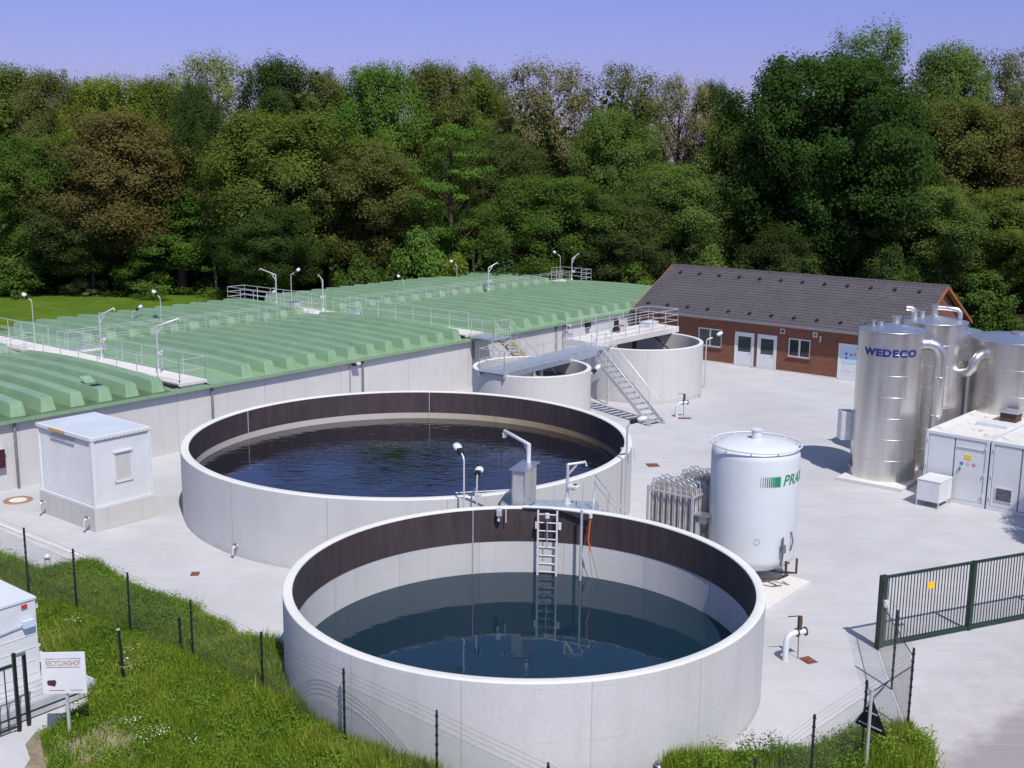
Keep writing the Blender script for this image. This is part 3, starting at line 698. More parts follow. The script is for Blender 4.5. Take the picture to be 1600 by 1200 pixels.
mb = MB(); mb.cyl(0.55, 0, 0.301, 0.40, 0.16, 12); mb.build('collar', 'red_paint', t)
t = thing('equipment_box', 'flat white box at the far end of the white bridge deck', 'box', (8.6, 71.5, 3.53), R(50))
mb = MB(); mb.box(-0.5, 0.5, -0.35, 0.35, 0, 0.28); mb.build('body', 'white_paint', t, 0.02)
mb = MB(); mb.box(-0.53, 0.53, -0.38, 0.38, 0.283, 0.32); mb.build('lid', 'white_paint', t)
t = thing('stair_landing', 'small grating landing where bridges and yard stair meet', 'platform', (4.15, 63.75, 3.30), R(52))
mb = MB(); mb.box(-0.9, 1.5, -0.7, 0.8, 0.0, 0.05); mb.build('deck', 'grating', t)
mb = MB();
for x_, y_ in ((-0.8, -0.6), (1.4, -0.6), (1.4, 0.7)): mb.bar((x_, y_, -3.3), (x_, y_, -0.003), 0.1)
mb.build('support', 'galvanised', t)
def stair(label, a, b, width, n, rails=True, stringer='galvanised'):
    """open steel flight from a (top) down to b (foot)"""
    a, b = Vector(a), Vector(b); d = b - a; L = math.hypot(d.x, d.y); az = math.atan2(d.y, d.x); dz = a.z - b.z
    t = thing('steel_stair', label, 'stair', (b.x, b.y, b.z), az + PI)   # local +x climbs
    mb = MB()
    for k in range(1, n): x = L * k / n; mb.box(x - 0.15, x + 0.15, -width/2 + 0.03, width/2 - 0.03, dz * k / n - 0.02, dz * k / n + 0.02)
    mb.build('treads', 'lid_steel', t)
    for s_ in (-1, 1):
        mb = MB(); mb.bar((0, s_ * width/2, 0.03), (L, s_ * width/2, dz - 0.03), 0.03, 0.22); mb.build('stringer', stringer, t)
        if rails:
            mb = MB(); mb.tube([(0.1, s_*width/2, 0), (0.1, s_*width/2, 1.0), (L - 0.05, s_*width/2, dz + 1.0), (L-0.05, s_*width/2, dz)], 0.02, 6)
            mb.tube([(0.1, s_*width/2, 0.5), (L-0.05, s_*width/2, dz + 0.5)], 0.014, 6)
            for k in (1, 2, 3): x = L * k / 4; mb.tube([(x, s_*width/2, dz*k/4), (x, s_*width/2, dz*k/4 + 1.0)], 0.018, 6)
            mb.build('handrail', 'galvanised', t)
    return t
stair('long steel stair leading from the bridges down to the yard', (4.75, 63.2, 3.3), (7.75, 59.35, 0), 1.05, 14)
mb = MB()
t = thing('roof_landing', 'blue grey grating landing at the hall eave above the small tank', 'platform', W(21.6, -1.2, 3.12), UA)
mb = MB(); mb.box(-0.85, 0.85, -0.9, 0.95, 0, 0.05); mb.build('deck', 'grating', t)
mb = MB()
for x_, y_ in ((-0.8, -0.8), (0.8, -0.8)): mb.bar((x_, y_, -3.18), (x_, y_, -0.003), 0.09)
mb.bar((-0.8, -0.8, -1.2), (0.8, -0.8, -0.1), 0.06); mb.build('support', 'galvanised', t)
rail_mb([(-0.8, 0.9, 0.05), (-0.8, -0.85, 0.05), (0.8, -0.85, 0.05)], 1.1, 0.9, 0.022).build('railing', 'galvanised', t)
p0, p1 = W(22.3, -1.4, 3.2), W(26.2, -1.4, 0)
stair('steel stair with yellow stringer descending from the roof landing behind the small tank', p0, p1, 0.95, 13, stringer='yellow_paint')

# ------------------------------------------------------------------ fittings on the two big basins
FSC = 11.3 / 12.0
def fs(x, y, z): return (x * FSC, y * FSC, 14 + (z - 14) * FSC)      # fittings keep their place on the lifted rim
def ladder():
    t = thing('ladder', 'aluminium ladder hanging inside the nearest basin into the water', 'ladder', (1.205, 35.72, 0), R(-8))
    for x_ in (-0.31, 0.31):
        mb = MB(); mb.box(x_-0.03, x_+0.03, -0.035, 0.035, 0.35, 2.69); mb.build('stile', 'white_paint', t)
    for k in range(8):
        mb = MB(); mb.tube([(-0.28, 0, 0.60 + 0.28 * k), (0.28, 0, 0.60 + 0.28 * k)], 0.022, 8); mb.build('rung', 'white_paint', t)
    for q_ in ((0.345, 0.45), (-0.40, -0.345)):
        mb = MB(); mb.box(q_[0], q_[1], -0.05, 0.05, 2.08, 2.30); mb.build('bracket', 'white_paint', t)
ladder()
t = thing('chain_hoist', 'short chain with white hook block hanging between the ladder rungs', 'hoist', (1.187, 35.652, 2.568), 0)
mb = MB(); mb.cyl(0, 0, -0.10, 0.05, 0.08, 10); mb.build('block', 'white_plastic', t)
mb = MB(); mb.tube([(0, 0, -0.11), (0, 0, -0.62), (0.01, -0.01, -1.15)], 0.016, 6); mb.build('chain', 'galvanised', t)
mb = MB(); mb.tube([fs(0.42, 38.20, 2.04), fs(1.3, 38.12, 2.04), fs(2.05, 37.85, 2.04), fs(2.75, 37.53, 2.04)], 0.05, 10)
tag(mb.build('rim_pipe', 'white_paint'), 'straight white pipe lying along the far rim of the nearest basin', 'pipe')
mb = MB(); mb.tube([(2.28, 35.31, 2.85), (2.28, 35.31, 0.35)], 0.045, 10)
tag(mb.build('dip_pipe', 'galvanised'), 'straight upright steel pipe right of the ladder dipping into the water', 'pipe')
t = thing('hoist_rope', 'orange rope with thin cables hanging from the rim right of the dip pipe', 'rope', (2.561, 35.218, 2.625), 0)
mb = MB(); mb.tube([(0, 0, 0), (-0.03, 0, -0.35), (-0.06, 0, -0.75), (0.03, 0, -1.12)], 0.028, 8); mb.build('rope', 'orange_rope', t)
mb = MB(); mb.tube([(0.03, 0, -1.12), (0.2, 0, -1.7), (0.36, 0, -2.35)], 0.008, 5); mb.tube([(-0.04, 0, -1.12), (0.05, 0, -1.7), (0.16, 0, -2.35)], 0.008, 5); mb.build('cable', 'mesh_grey', t)
mb = MB(); mb.cyl(0, 0, 0, 0.14, 0.06, 10); mb.build('clamp', 'white_plastic', t)
t = thing('level_sensor', 'grey sensor head with hanging black probe on the far rim left of the ladder', 'sensor', (-0.377, 35.802, 2.606), 0)
mb = MB(); mb.box(-0.09, 0.09, -0.12, 0.10, -0.12, 0.12); mb.build('head', 'galvanised', t, 0.02)
mb = MB(); mb.tube([(0.22, 0, 0.12), (0.22, -0.02, -0.35)], 0.02, 6); mb.tube([(-0.0, -0.02, -0.12), (-0.02, -0.02, -0.3)], 0.05, 8); mb.build('probe', 'white_plastic', t)

pf = thing('service_platform', 'narrow grating platform with rails between the two big basins', 'platform', (0.565, 37.055, 2.436), R(-4))
mb = MB(); mb.box(-0.9, 2.4, -0.55, 0.55, 0, 0.06); mb.build('deck', 'grating', pf)
mb = MB()
for x_ in (-0.8, 0.8, 2.3): mb.bar((x_, 0.0, -2.43), (x_, 0.0, -0.003), 0.08)
mb.build('support', 'galvanised', pf)
mb = MB(); mb.tube([(-2.4, -0.25, 0.45), (-0.5, -0.25, 0.62)], 0.025, 8); mb.build('railing', 'galvanised', pf)
rail_mb([(1.85, 0.5, 0.06), (1.85, -0.45, 0.06)], 0.75, 1.0, 0.02, bars=(0.75,)).build('railing', 'galvanised', pf)
st = stair('steel stair with handrail going down right from the service platform', (2.73, 36.96, 2.46), (4.9, 36.7, 0), 0.8, 10)

t = thing('control_cabinet', 'tall stainless control cabinet with sloping lid between the two big basins', 'cabinet', (0.396, 36.819, 2.559), R(-28))
mb = MB(); mb.box(-0.24, 0.24, -0.34, 0.52, 0.0, 1.24); mb.build('body', 'stainless', t, 0.008)
mb = MB(); vs = [(-0.31, -0.42, 1.245), (0.31, -0.42, 1.245), (0.31, 0.62, 1.34), (-0.31, 0.62, 1.34)]
mb.add([(x, y, z) for x, y, z in vs] + [(x, y, z + 0.03) for x, y, z in vs], [(3,2,1,0),(4,5,6,7),(0,1,5,4),(1,2,6,5),(2,3,7,6),(3,0,4,7)]); mb.build('lid', 'lid_steel', t)
mb = MB(); mb.box(-0.19, 0.19, -0.352, -0.342, 0.06, 1.18); mb.build('door', 'galvanised', t)
ct = crane('white davit crane standing behind the stainless cabinet, arm over the dark water', (0.584, 37.243, 2.436), 2.10, R(122), 1.55, 0.12, None, 0.075)
for ch in ct.children:
    if ch.name.startswith(('arm', 'post')): ch.data.materials[0] = M('white_paint')
mb = MB(); mb.cyl(0, 0, -0.09, 0.07, 0.085, 12); w = mb.build('pulley', 'white_plastic', ct); w.location = (1.55, 0, 2.08)
mb = MB(); mb.tube([(1.5, 0, 2.0), (0.25, 0, 0.95)], 0.010, 5); mb.build('cable', 'wire', ct)
c2 = crane('small davit crane with winch at the stair head between the basins', (1.902, 37.243, 2.436), 1.42, R(5), 0.60, 0.06, None, 0.055)
t = thing('lamp_console', 'white winch console with black display on the small davit crane', 'console', (2.072, 37.149, 3.039), R(-25))
mb = MB(); mb.box(-0.14, 0.22, -0.12, 0.14, 0, 0.12); mb.build('body', 'white_plastic', t, 0.03)
mb = MB(); mb.box(0.0, 0.13, -0.02, 0.10, 0.122, 0.135); mb.build('display', 'black_plastic', t)
flood_lamp('flood lamp left of the pair on poles at the rim of the nearest basin', (-1.554, 36.49, 2.182), 2.1, R(115), None, 0.032, 0.42, 0.22, tilt=20, drop=2.15)
flood_lamp('lower flood lamp right of the pair on poles at the rim of the nearest basin', (-1.13, 36.631, 1.947), 1.62, R(80), None, 0.028, 0.36, 0.06, tilt=10, drop=1.9)
flood_lamp('yard flood lamp on a tall thin pole at the right side of the dark basin', (4.36, 42.0, 0), 4.15, R(5), None, 0.04, 0.5, 0.12, tilt=15)
flood_lamp('flood lamp on a pole at the top of the long yard stair', (4.05, 60.2, 0), 2.55, R(40), None, 0.05, 0.5, 0.35)
flood_lamp('flood lamp on a thin pole in front of the left window of the brick building', (11.95, 69.8, 0), 3.05, R(20), None, 0.035, 0.55, 0.45, tilt=25)
t = thing('rim_nozzle', 'small white nozzle clamped on the near rim of the dark basin', 'nozzle', (-1.17, 37.32, 2.71), R(20))
mb = MB(); mb.tube([(0, 0, 0), (-0.05, 0.05, 0.18), (0.05, 0.02, 0.28)], 0.035, 8); mb.build('nozzle', 'white_plastic', t)
mb = MB(); mb.box(-0.08, 0.15, -0.1, 0.05, 0.0, 0.05); mb.build('clamp', 'white_plastic', t)
t = thing('hose_hook', 'thin bent hose hook on the right rim of the dark basin', 'hook', (4.68, 43.9, 2.42), 0)
mb = MB(); mb.tube([(-0.3, 0, 0.25), (0.0, 0.05, 0.32), (0.18, 0.05, 0.28), (0.2, 0.05, -0.2)], 0.018, 6); mb.build('hook', 'galvanised', t)
mb = MB(); mb.box(-0.36, -0.26, -0.04, 0.08, 0.2, 0.3); mb.build('clamp', 'galvanised', t)

# small outlets at walls
def outlet(label, loc, az):
    t = thing('wall_outlet', label, 'outlet', loc, az)
    mb = MB(); mb.tube([(0, 0, 0), (0, -0.16, 0), (0.0, -0.22, -0.08), (0, -0.22, -0.3)], 0.05, 8); mb.build('pipe', 'galvanised', t)
    mb = MB(); mb.cyl(0, -0.12, 0.05, 0.09, 0.07, 10); mb.build('handwheel', 'mesh_grey', t)
outlet('small tap on the left foot of the dark basin', (-9.62, 38.52, 0.42), R(-37))
outlet('small tap at the near corner of the cabin plinth', (-15.75, 41.02, 0.55), R(-128 + 90))
outlet('small tap at the far end of the cabin plinth side', (-18.2, 43.0, 0.55), R(-128 + 90))
outlet('small tap at the foot of the small tank beside the stair', (3.45, 56.7, 0.9), R(40))
outlet('small tap at the foot of the nearest basin near the weeds', (3.35, 24.0, 0.42), R(28))
t = thing('vent_pipe', 'short white standpipe with cap at the edge of the tall grass', 'pipe', (-15.7, 36.95, 0))
mb = MB(); mb.cyl(0, 0, 0, 0.50, 0.10, 14); mb.build('pipe', 'white_plastic', t)
mb = MB(); mb.lathe([(0.15, 0.50), (0.15, 0.56), (0.0, 0.62)], 14); mb.build('cap', 'white_plastic', t)
t = thing('hose_coil', 'thin kinked hose standing at the wall of the taller tank', 'hose', (11.2, 66.6, 0))
mb = MB(); mb.tube([(0, 0, 0), (0.02, 0, 0.45), (0.1, 0, 0.5), (0.02, 0, 0.55)], 0.03, 6); mb.build('hose', 'galvanised', t)

# covers in the paving
def rect_cover(label, x, y, w, l, az, mat='rust'):
    mb = MB(); mb.box(-w/2, w/2, -l/2, l/2, 0.0, 0.018); mb.box(-w/2+0.05, w/2-0.05, -l/2+0.05, l/2-0.05, 0.019, 0.026)
    o = mb.build('drain_cover', mat); o.location = (x, y, 0.004); o.rotation_euler = (0, 0, az); tag(o, label, 'drain cover', 'rusty drain covers in the yard')
rect_cover('small rusty drain cover in the yard between cabin and tall grass', -10.66, 36.78, 0.28, 0.34, R(6))
rect_cover('rusty drain cover in the yard right of the dark basin', 6.55, 51.32, 0.55, 0.55, R(8))
rect_cover('rusty drain cover beside the front valve pipe', 8.50, 30.45, 0.34, 0.42, R(25))
rect_cover('rusty drain cover in front of the valve at the taller tank', 9.45, 61.1, 0.7, 0.3, R(0))
t = thing('manhole_cover', 'round manhole cover with orange ring left of the white cabin', 'manhole cover', (-20.1, 44.9, 0.004))
mb = MB(); mb.lathe([(0.56, 0.0), (0.56, 0.02), (0.36, 0.025), (0.36, 0.0)], 32); mb.build('ring', 'orange_ring', t)
mb = MB(); mb.cyl(0, 0, 0, 0.018, 0.35, 32); mb.build('lid', 'concrete_deck', t)

def valve(label, x, y, az, rusty='rust_iron'):
    t = thing('valve_standpipe', label, 'valve', (x, y, 0), az)
    mb = MB(); mb.tube([(0, 0, 0), (0, 0, 0.55), (0.04, 0, 0.68), (0.14, 0, 0.77), (0.30, 0, 0.80), (0.62, 0, 0.80)], 0.085, 12); mb.build('pipe', 'white_tank_paint', t)
    for x_ in (0.33, 0.60):
        mb = MB()
        M4 = Matrix.Translation((x_, 0, 0.80)) @ Matrix.Rotation(R(90), 4, 'Y')
        n = 16; vs = [M4 @ Vector((0.13*math.cos(2*PI*k/n), 0.13*math.sin(2*PI*k/n), z)) for z in (0, 0.03) for k in range(n)]
        mb.add(vs, [tuple(range(n))[::-1], tuple(range(n, 2*n))] + [(k, (k+1)%n, n+(k+1)%n, n+k) for k in range(n)])
        mb.build('flange', rusty, t)
    mb = MB(); mb.box(0.37, 0.47, -0.05, 0.05, 0.885, 1.28); mb.build('yoke', rusty, t)
    mb = MB(); mb.bar((0.42, 0, 1.29), (0.08, 0.10, 1.27), 0.025); mb.build('lever', rusty, t)
    mb = MB(); mb.bar((0.40, 0, 0.68), (0.42, 0, 0.0), 0.02); mb.build('drain_rod', rusty, t)
valve('white bent valve pipe with brown lever right of the nearest basin', 7.84, 30.44, R(20))
valve('white bent valve pipe with long lever at the foot of the taller tank', 9.05, 61.4, R(15))

# ------------------------------------------------------------------ white cabin on plinth
cb = thing('site_cabin', 'white ribbed site cabin on a concrete plinth beside the basin hall', 'cabin', (-15.52, 40.99, 0), UA)
mb = MB(); mb.box(0, 2.62, 0, 3.95, 0, 0.85); mb.build('plinth', 'concrete_plinth', cb, 0.01)
mb = MB(); X1, Y1 = 2.50, 3.85
mb.box(0.10, X1, 0.08, Y1, 0.93, 3.47)
pitch = 0.115
nr = int((Y1 - 0.08 - 0.3) / pitch)
for k in range(nr):      # ribs on the long side facing the left of the picture
    y = 0.24 + pitch * k; mb.box(0.082, 0.0995, y, y + pitch * 0.5, 0.98, 3.40)
for k in range(int((X1 - 0.4) / pitch)):
    x = 0.26 + pitch * k
    for z0, z1 in (((0.98, 1.72), (2.92, 3.40)) if 0.95 < x < 1.72 else ((0.98, 3.40),)): mb.box(x, x + pitch * 0.5, 0.070, 0.0795, z0, z1)
mb.build('wall', 'cabin_white', cb)
mb = MB()
mb.box(0.02, X1 + 0.06, 0.0, 0.068, 0.86, 0.97); mb.box(0.0, 0.079, 0.0, Y1 + 0.05, 0.86, 0.968)
for x, y in ((0.03, 0.02), (X1 - 0.06, 0.02), (0.03, Y1 - 0.07)): mb.box(x, x + 0.12, y, y + 0.12, 0.971, 3.46)
mb.build('frame', 'white_paint', cb)
mb = MB(); mb.box(0.0, X1 + 0.06, 0.0, Y1 + 0.06, 3.475, 3.62); mb.build('roof', 'cabin_white', cb, 0.015)
mb = MB(); mb.box(0.14, X1 - 0.08, 0.14, Y1 - 0.08, 3.622, 3.632); mb.build('roof_sheet', 'cabin_roof', cb)
mb = MB(); mb.box(1.00, 1.66, 0.058, 0.074, 1.78, 2.86); f = mb.build('window', 'shutter_grey', cb)
mb = MB(); mb.box(0.94, 1.72, -0.01, 0.077, 2.862, 2.93); mb.build('shutter_box', 'white_paint', f)
mb = MB(); mb.box(0.95, 0.998, 0.03, 0.076, 1.72, 2.86); mb.box(1.662, 1.71, 0.03, 0.076, 1.72, 2.86); mb.box(0.95, 1.71, 0.03, 0.076, 1.70, 1.778); mb.build('frame', 'white_paint', f)
mb = MB(); mb.box(-0.014, -0.002, 1.75, 2.95, 3.50, 3.60); mb.build('marking_strip', 'ochre_strip', cb)
mb = MB(); mb.box(-0.012, 0.015, 1.15, 2.85, 3.33, 3.39); mb.build('light_bar', 'mesh_grey', cb)
mb = MB(); mb.box(-0.01, 0.05, Y1 - 0.02, Y1 + 0.07, 3.42, 3.50); mb.build('corner_mark', 'red_paint', cb)
mb = MB()
for k in range(14): mb.cyl(0.25 + 0.165 * k, -0.003, 3.50, 3.53, 0.012, 6)
mb.build('bolts', 'mesh_grey', cb)

# ------------------------------------------------------------------ brick building
BA = R(-39)
bb = thing('brick_building', 'single storey red brick building with dark tiled gable roof', 'building', (15.29, 77.53, 0), BA)
XL, XR, D = -7.9, 12.0, 10.0
def slab_with_holes(mb, x0, x1, z0, z1, holes, y0, y1):
    xs = sorted({x0, x1} | {h[0] for h in holes} | {h[1] for h in holes})
    for a, b in zip(xs[:-1], xs[1:]):
        segs = [(z0, z1)]
        for h in holes:
            if h[0] <= a + 1e-6 and h[1] >= b - 1e-6:
                ns = []
                for s0, s1 in segs:
                    if h[2] > s0: ns.append((s0, min(h[2], s1)))
                    if h[3] < s1: ns.append((max(h[3], s0), s1))
                segs = ns
        for s0, s1 in segs:
            if s1 - s0 > 1e-4: mb.box(a, b, y0, y1, s0, s1)
holes = [(-2.97, -1.1, 1.08, 2.36), (-0.08, 1.38, 0, 2.37), (1.62, 3.05, 0, 2.37), (3.85, 5.42, 1.08, 2.33), (7.36, 9.2, 0, 2.38)]
mb = MB(); slab_with_holes(mb, XL, XR, 0.0, 3.05, holes, 0.0, 0.3)
mb.box(XL, XL + 0.3, 0.301, D, 0, 3.05); mb.box(XR - 0.3, XR, 0.301, D, 0, 3.05); mb.box(XL + 0.301, XR - 0.301, D - 0.3, D - 0.001, 0, 3.05)
for xx in (XL, XR - 0.3):
    mb.add([(xx, 0.0, 3.051), (xx, D, 3.051), (xx, D/2, 5.72), (xx + 0.3, 0.0, 3.051), (xx + 0.3, D, 3.051), (xx + 0.3, D/2, 5.72)], [(0,1,2),(5,4,3),(0,3,4,1),(1,4,5,2),(2,5,3,0)])
mb.build('wall', 'brick', bb)
mb = MB(); mb.box(XL - 0.02, XR + 0.02, -0.03, -0.001, 0.0, 0.10); mb.build('plinth_strip', 'concrete_deck', bb)
# roof: stepped rows of tiles on both slopes
def slope(name, sgn):
    mb = MB(); rows = 19; y_e, z_e, y_r, z_r = -0.45, 3.16, D/2, 6.03
    for k in range(rows):
        a, b = k / rows, (k + 1) / rows
        ya, za, yb, zb = y_e + (y_r - y_e)*a, z_e + (z_r - z_e)*a, y_e + (y_r - y_e)*b, z_e + (z_r - z_e)*b
        za += 0.035
        if sgn < 0: ya, yb = D - ya, D - yb
        v = [(XL - 0.4, ya, za), (XR + 0.4, ya, za), (XR + 0.4, yb, zb), (XL - 0.4, yb, zb), (XL - 0.4, ya, za - 0.045), (XR + 0.4, ya, za - 0.045)]
        mb.add(v, [(0, 1, 2, 3), (4, 5, 1, 0)] if sgn > 0 else [(3, 2, 1, 0), (0, 1, 5, 4)])
    return mb.build(name, 'tiles', bb)
rf = slope('roof', 1); slope('roof', -1)
mb = MB(); mb.tube([(XL - 0.42, D/2, 6.0), (XR + 0.42, D/2, 6.0)], 0.11, 10)
for k in range(62): x = XL - 0.4 + k * 0.335; mb.tube([(x, D/2, 6.0), (x + 0.05, D/2, 6.0)], 0.128, 10)
mb.build('ridge_tiles', 'tiles', bb)
for k in range(13):
    for j, (y_, off) in enumerate(((4.1, 0.35), (0.35, 0.0))):
        x = XL + 0.55 + k * 1.62 + off
        if x > XR: continue
        z = 3.16 + (6.03 - 3.16) * (y_ + 0.45) / (D/2 + 0.45)
        mb = MB(); mb.box(-0.10, 0.10, -0.12, 0.12, 0.0, 0.09); o = mb.build('vent_tile', 'black_plastic', rf); o.location = (x, y_, z + 0.02); o.rotation_euler = (R(27), 0, 0)
mb = MB(); mb.box(XL - 0.35, XR + 0.35, -0.44, 0.0, 3.062, 3.12); mb.build('soffit', 'white_paint', bb)
mb = MB(); mb.lathe([(0.075, XL - 0.4), (0.075, XR + 0.4)], 10); mb.v = [(z, -0.52 + x, 3.14 + y) for x, y, z in mb.v]; mb.build('gutter', 'mesh_grey', bb)
for xx, nm in ((XL - 0.36, 'l'), (XR + 0.36, 'r')):
    mb = MB(); 
    for sg in (1, -1):
        ya = -0.45 if sg > 0 else D + 0.45
        mb.bar((xx, ya, 3.10), (xx, D/2, 5.96), 0.05, 0.20)
    mb.build('verge_board', 'wood_orange', bb)
    mb = MB()
    x0, x1 = (xx, XL) if nm == 'l' else (XR, xx)
    for sg in (1, -1):
        ya = -0.45 if sg > 0 else D + 0.45
        mb.quad((x0, ya, 3.07), (x1, ya, 3.07), (x1, D/2, 5.90), (x0, D/2, 5.90))
    mb.build('verge_soffit', 'wood_orange', bb)
def window(x0, x1, z0, z1):
    f = MB(); t_ = 0.085
    f.box(x0+0.005, x1-0.005, 0.045, 0.12, z1 - t_, z1-0.004); f.box(x0+0.005, x1-0.005, 0.045, 0.12, z0+0.004, z0 + t_)
    xm = (x0 + x1) / 2
    for a, b in ((x0+0.005, x0 + t_), (xm - t_ * 0.7, xm + t_ * 0.7), (x1 - t_, x1-0.005)): f.box(a, b, 0.044, 0.121, z0 + t_+0.001, z1 - t_-0.001)
    o = f.build('window', 'white_paint', bb)
    for a, b in ((x0 + t_, xm - t_*0.7), (xm + t_*0.7, x1 - t_)):
        p = MB(); p.box(a + 0.001, b - 0.001, 0.085, 0.095, z0 + t_ + 0.001, z1 - t_ - 0.001); p.build('pane', 'window_dark', o)
    s_ = MB(); s_.box(x0 - 0.08, x1 + 0.08, -0.09, 0.043, z0 - 0.07, z0 - 0.001); s_.build('sill', 'brick', o)
window(-2.97, -1.1, 1.08, 2.36); window(3.85, 5.42, 1.08, 2.33)
def door(x0, x1, z1, glass=True, hx=1):
    f = MB(); t_ = 0.13
    f.box(x0 + 0.004, x0 + t_, -0.03, 0.10, 0.0, z1 - 0.004); f.box(x1 - t_, x1 - 0.004, -0.03, 0.10, 0.0, z1 - 0.004); f.box(x0 + t_ + 0.001, x1 - t_ - 0.001, -0.03, 0.10, z1 - t_, z1 - 0.004)
    o = f.build('door', 'white_paint', bb)
    a, b = x0 + t_ + 0.002, x1 - t_ - 0.002
    lf = MB()
    if glass:
        g0, g1 = 1.02, z1 - t_ - 0.16
        slab_with_holes(lf, a, b, 0.03, z1 - t_ - 0.002, [(a + 0.11, b - 0.11, g0, g1)], 0.0, 0.05)
        lf.box(a + 0.1, b - 0.1, -0.012, -0.001, 0.15, 0.9)
    else: 
        lf.box(a, b, 0.0, 0.05, 0.03, z1 - t_ - 0.002); lf.box(a + 0.1, b - 0.5, -0.012, -0.001, 0.62, 0.66)
    lf.build('leaf', 'white_paint', o)
    if glass:
        p = MB(); p.box(a + 0.112, b - 0.112, 0.02, 0.03, g0 + 0.002, g1 - 0.002); p.build('pane', 'door_glass', o)
    h = MB(); hxx = b - 0.08 if hx > 0 else a + 0.08; h.bar((hxx, -0.05, 1.04), (hxx - hx * 0.13, -0.05, 1.04), 0.03); h.bar((hxx, -0.05, 1.04), (hxx, 0.0, 1.04), 0.03); h.build('handle', 'galvanised', o)
    return o, a, b
door(-0.08, 1.38, 2.37); door(1.62, 3.05, 2.37)
d3, a3, b3 = door(7.36, 9.2, 2.38, False)
mb = MB(); mb.box(a3 + 0.12, b3 - 0.12, -0.014, -0.004, 1.12, 2.12); mb.build('notice_panel', 'pale_blue_sheet', d3)
def disc(mb, x, z, r, y, n=16): mb.add([(x + r*math.cos(2*PI*k/n), y, z + r*math.sin(2*PI*k/n)) for k in range(n)], [tuple(range(n))])
mb = MB(); disc(mb, a3 + 0.42, 1.72, 0.10, -0.018); disc(mb, a3 + 0.42, 1.46, 0.09, -0.018); mb.build('round_symbol', 'symbol_blue', d3)
mb = MB(); mb.add([(a3 + 0.64, -0.018, 1.64), (a3 + 0.82, -0.018, 1.64), (a3 + 0.73, -0.018, 1.80)], [(0, 1, 2)]); mb.build('triangle_symbol', 'rust', d3)
mb = MB(); disc(mb, a3 + 0.98, 1.73, 0.085, -0.018); mb.build('round_symbol', 'symbol_red', d3)
for x_ in (3.41, 5.71):
    mb = MB(); mb.box(x_ - 0.16, x_ + 0.16, -0.03, -0.002, 2.57, 2.89); v_ = mb.build('wall_vent', 'white_plastic', bb)
    mb = MB(); mb.box(x_ - 0.10, x_ + 0.10, -0.034, -0.031, 2.63, 2.83); mb.build('grille', 'black_plastic' if x_ < 5 else 'mesh_grey', v_)
mb = MB(); mb.box(6.08, 6.18, -0.14, -0.002, 2.55, 2.68); mb.cyl(6.13, -0.10, 2.30, 2.52, 0.05, 8); mb.build('wall_light', 'white_plastic', bb)
for x_ in (XL + 0.25, XR - 0.2):
    mb = MB(); mb.tube([(x_, -0.5, 3.08), (x_, -0.07, 2.85), (x_, -0.07, 0.0)], 0.045, 8); mb.build('downpipe', 'mesh_grey', bb)

# ------------------------------------------------------------------ liquid gas tank and vaporisers
mb = MB(); M4 = Matrix.Translation((7.75, 33.55, 0)) @ Matrix.Rotation(UA, 4, 'Z')
mb.box(0, 3.7, 0.0, 4.4, 0.0, 0.10, M4=M4)
struct('tank_pad', mb, 'concrete_deck')
gt = thing('gas_tank', 'big white upright gas tank with green lettering and a rail ring on top', 'tank', (8.16, 37.1, 0.10), 0)
GR, GZ = 1.46, 4.62
mb = MB()
prof = [(0.0, 0.34), (0.5, 0.36), (1.0, 0.45), (1.3, 0.60), (GR - 0.03, 0.78), (GR, 0.92), (GR, GZ - 0.35), (GR - 0.04, GZ - 0.16), (1.28, GZ - 0.04), (0.95, GZ + 0.05), (0.5, GZ + 0.11), (0.0, GZ + 0.13)]
mb.lathe(prof, 64); mb.build('shell', 'white_tank_paint', gt)
mb = MB(); mb.cyl(0, 0, GZ + 0.12, GZ + 0.40, 0.17, 18); mb.cyl(0, 0, GZ + 0.402, GZ + 0.44, 0.20, 18); mb.build('top_cap', 'white_tank_paint', gt)
mb = MB(); n = 48; mb.tube([((GR+0.03)*math.cos(2*PI*k/n), (GR+0.03)*math.sin(2*PI*k/n), GZ - 0.02) for k in range(n + 1)], 0.028, 6)
for k in range(10): a = 2*PI*k/10; mb.tube([(1.36*math.cos(a), 1.36*math.sin(a), GZ - 0.14), ((GR+0.03)*math.cos(a), (GR+0.03)*math.sin(a), GZ - 0.02)], 0.018, 6)
mb.build('rail_ring', 'white_paint', gt)
for a in (R(-100), R(20), R(140)):
    mb = MB(); x, y = 1.12*math.cos(a), 1.12*math.sin(a); mb.bar((x, y, 0.0), (x, y, 0.72), 0.30, 0.12); mb.box(x-0.2, x+0.2, y-0.2, y+0.2, 0, 0.03); mb.build('leg', 'white_tank_paint', gt)
fa = math.atan2(-37.1, -8.16)          # angle facing the viewpoint
tv, tf = text_mesh('PRAXAIR', 0.49, bold=0.008, shear=0.25, spacing=1.02)
w_ = max(v[0] for v in tv); a_ = fa + (0.95 + w_) / GR
wrap(tv, tf, GR + 0.012, a_, 3.64).build('lettering', 'green_letters', gt)
mb = MB()
for k in range(10):                      # the fading stripe block in front of the word
    a0 = fa + (0.89 - 0.075 * k) / GR; wd = 0.0745 * (1 - 0.095 * k)
    mb.add([((GR+0.012)*math.cos(a0 - q_ * wd / GR), (GR+0.012)*math.sin(a0 - q_ * wd / GR), 3.64 + z) for q_, z in ((0, -0.17), (1, -0.17), (1, 0.17), (0, 0.17))], [(3, 2, 1, 0)])
mb.build('logo_stripes', 'green_letters', gt)
mb = MB(); a0 = fa + 0.02
vsd = []; n = 20
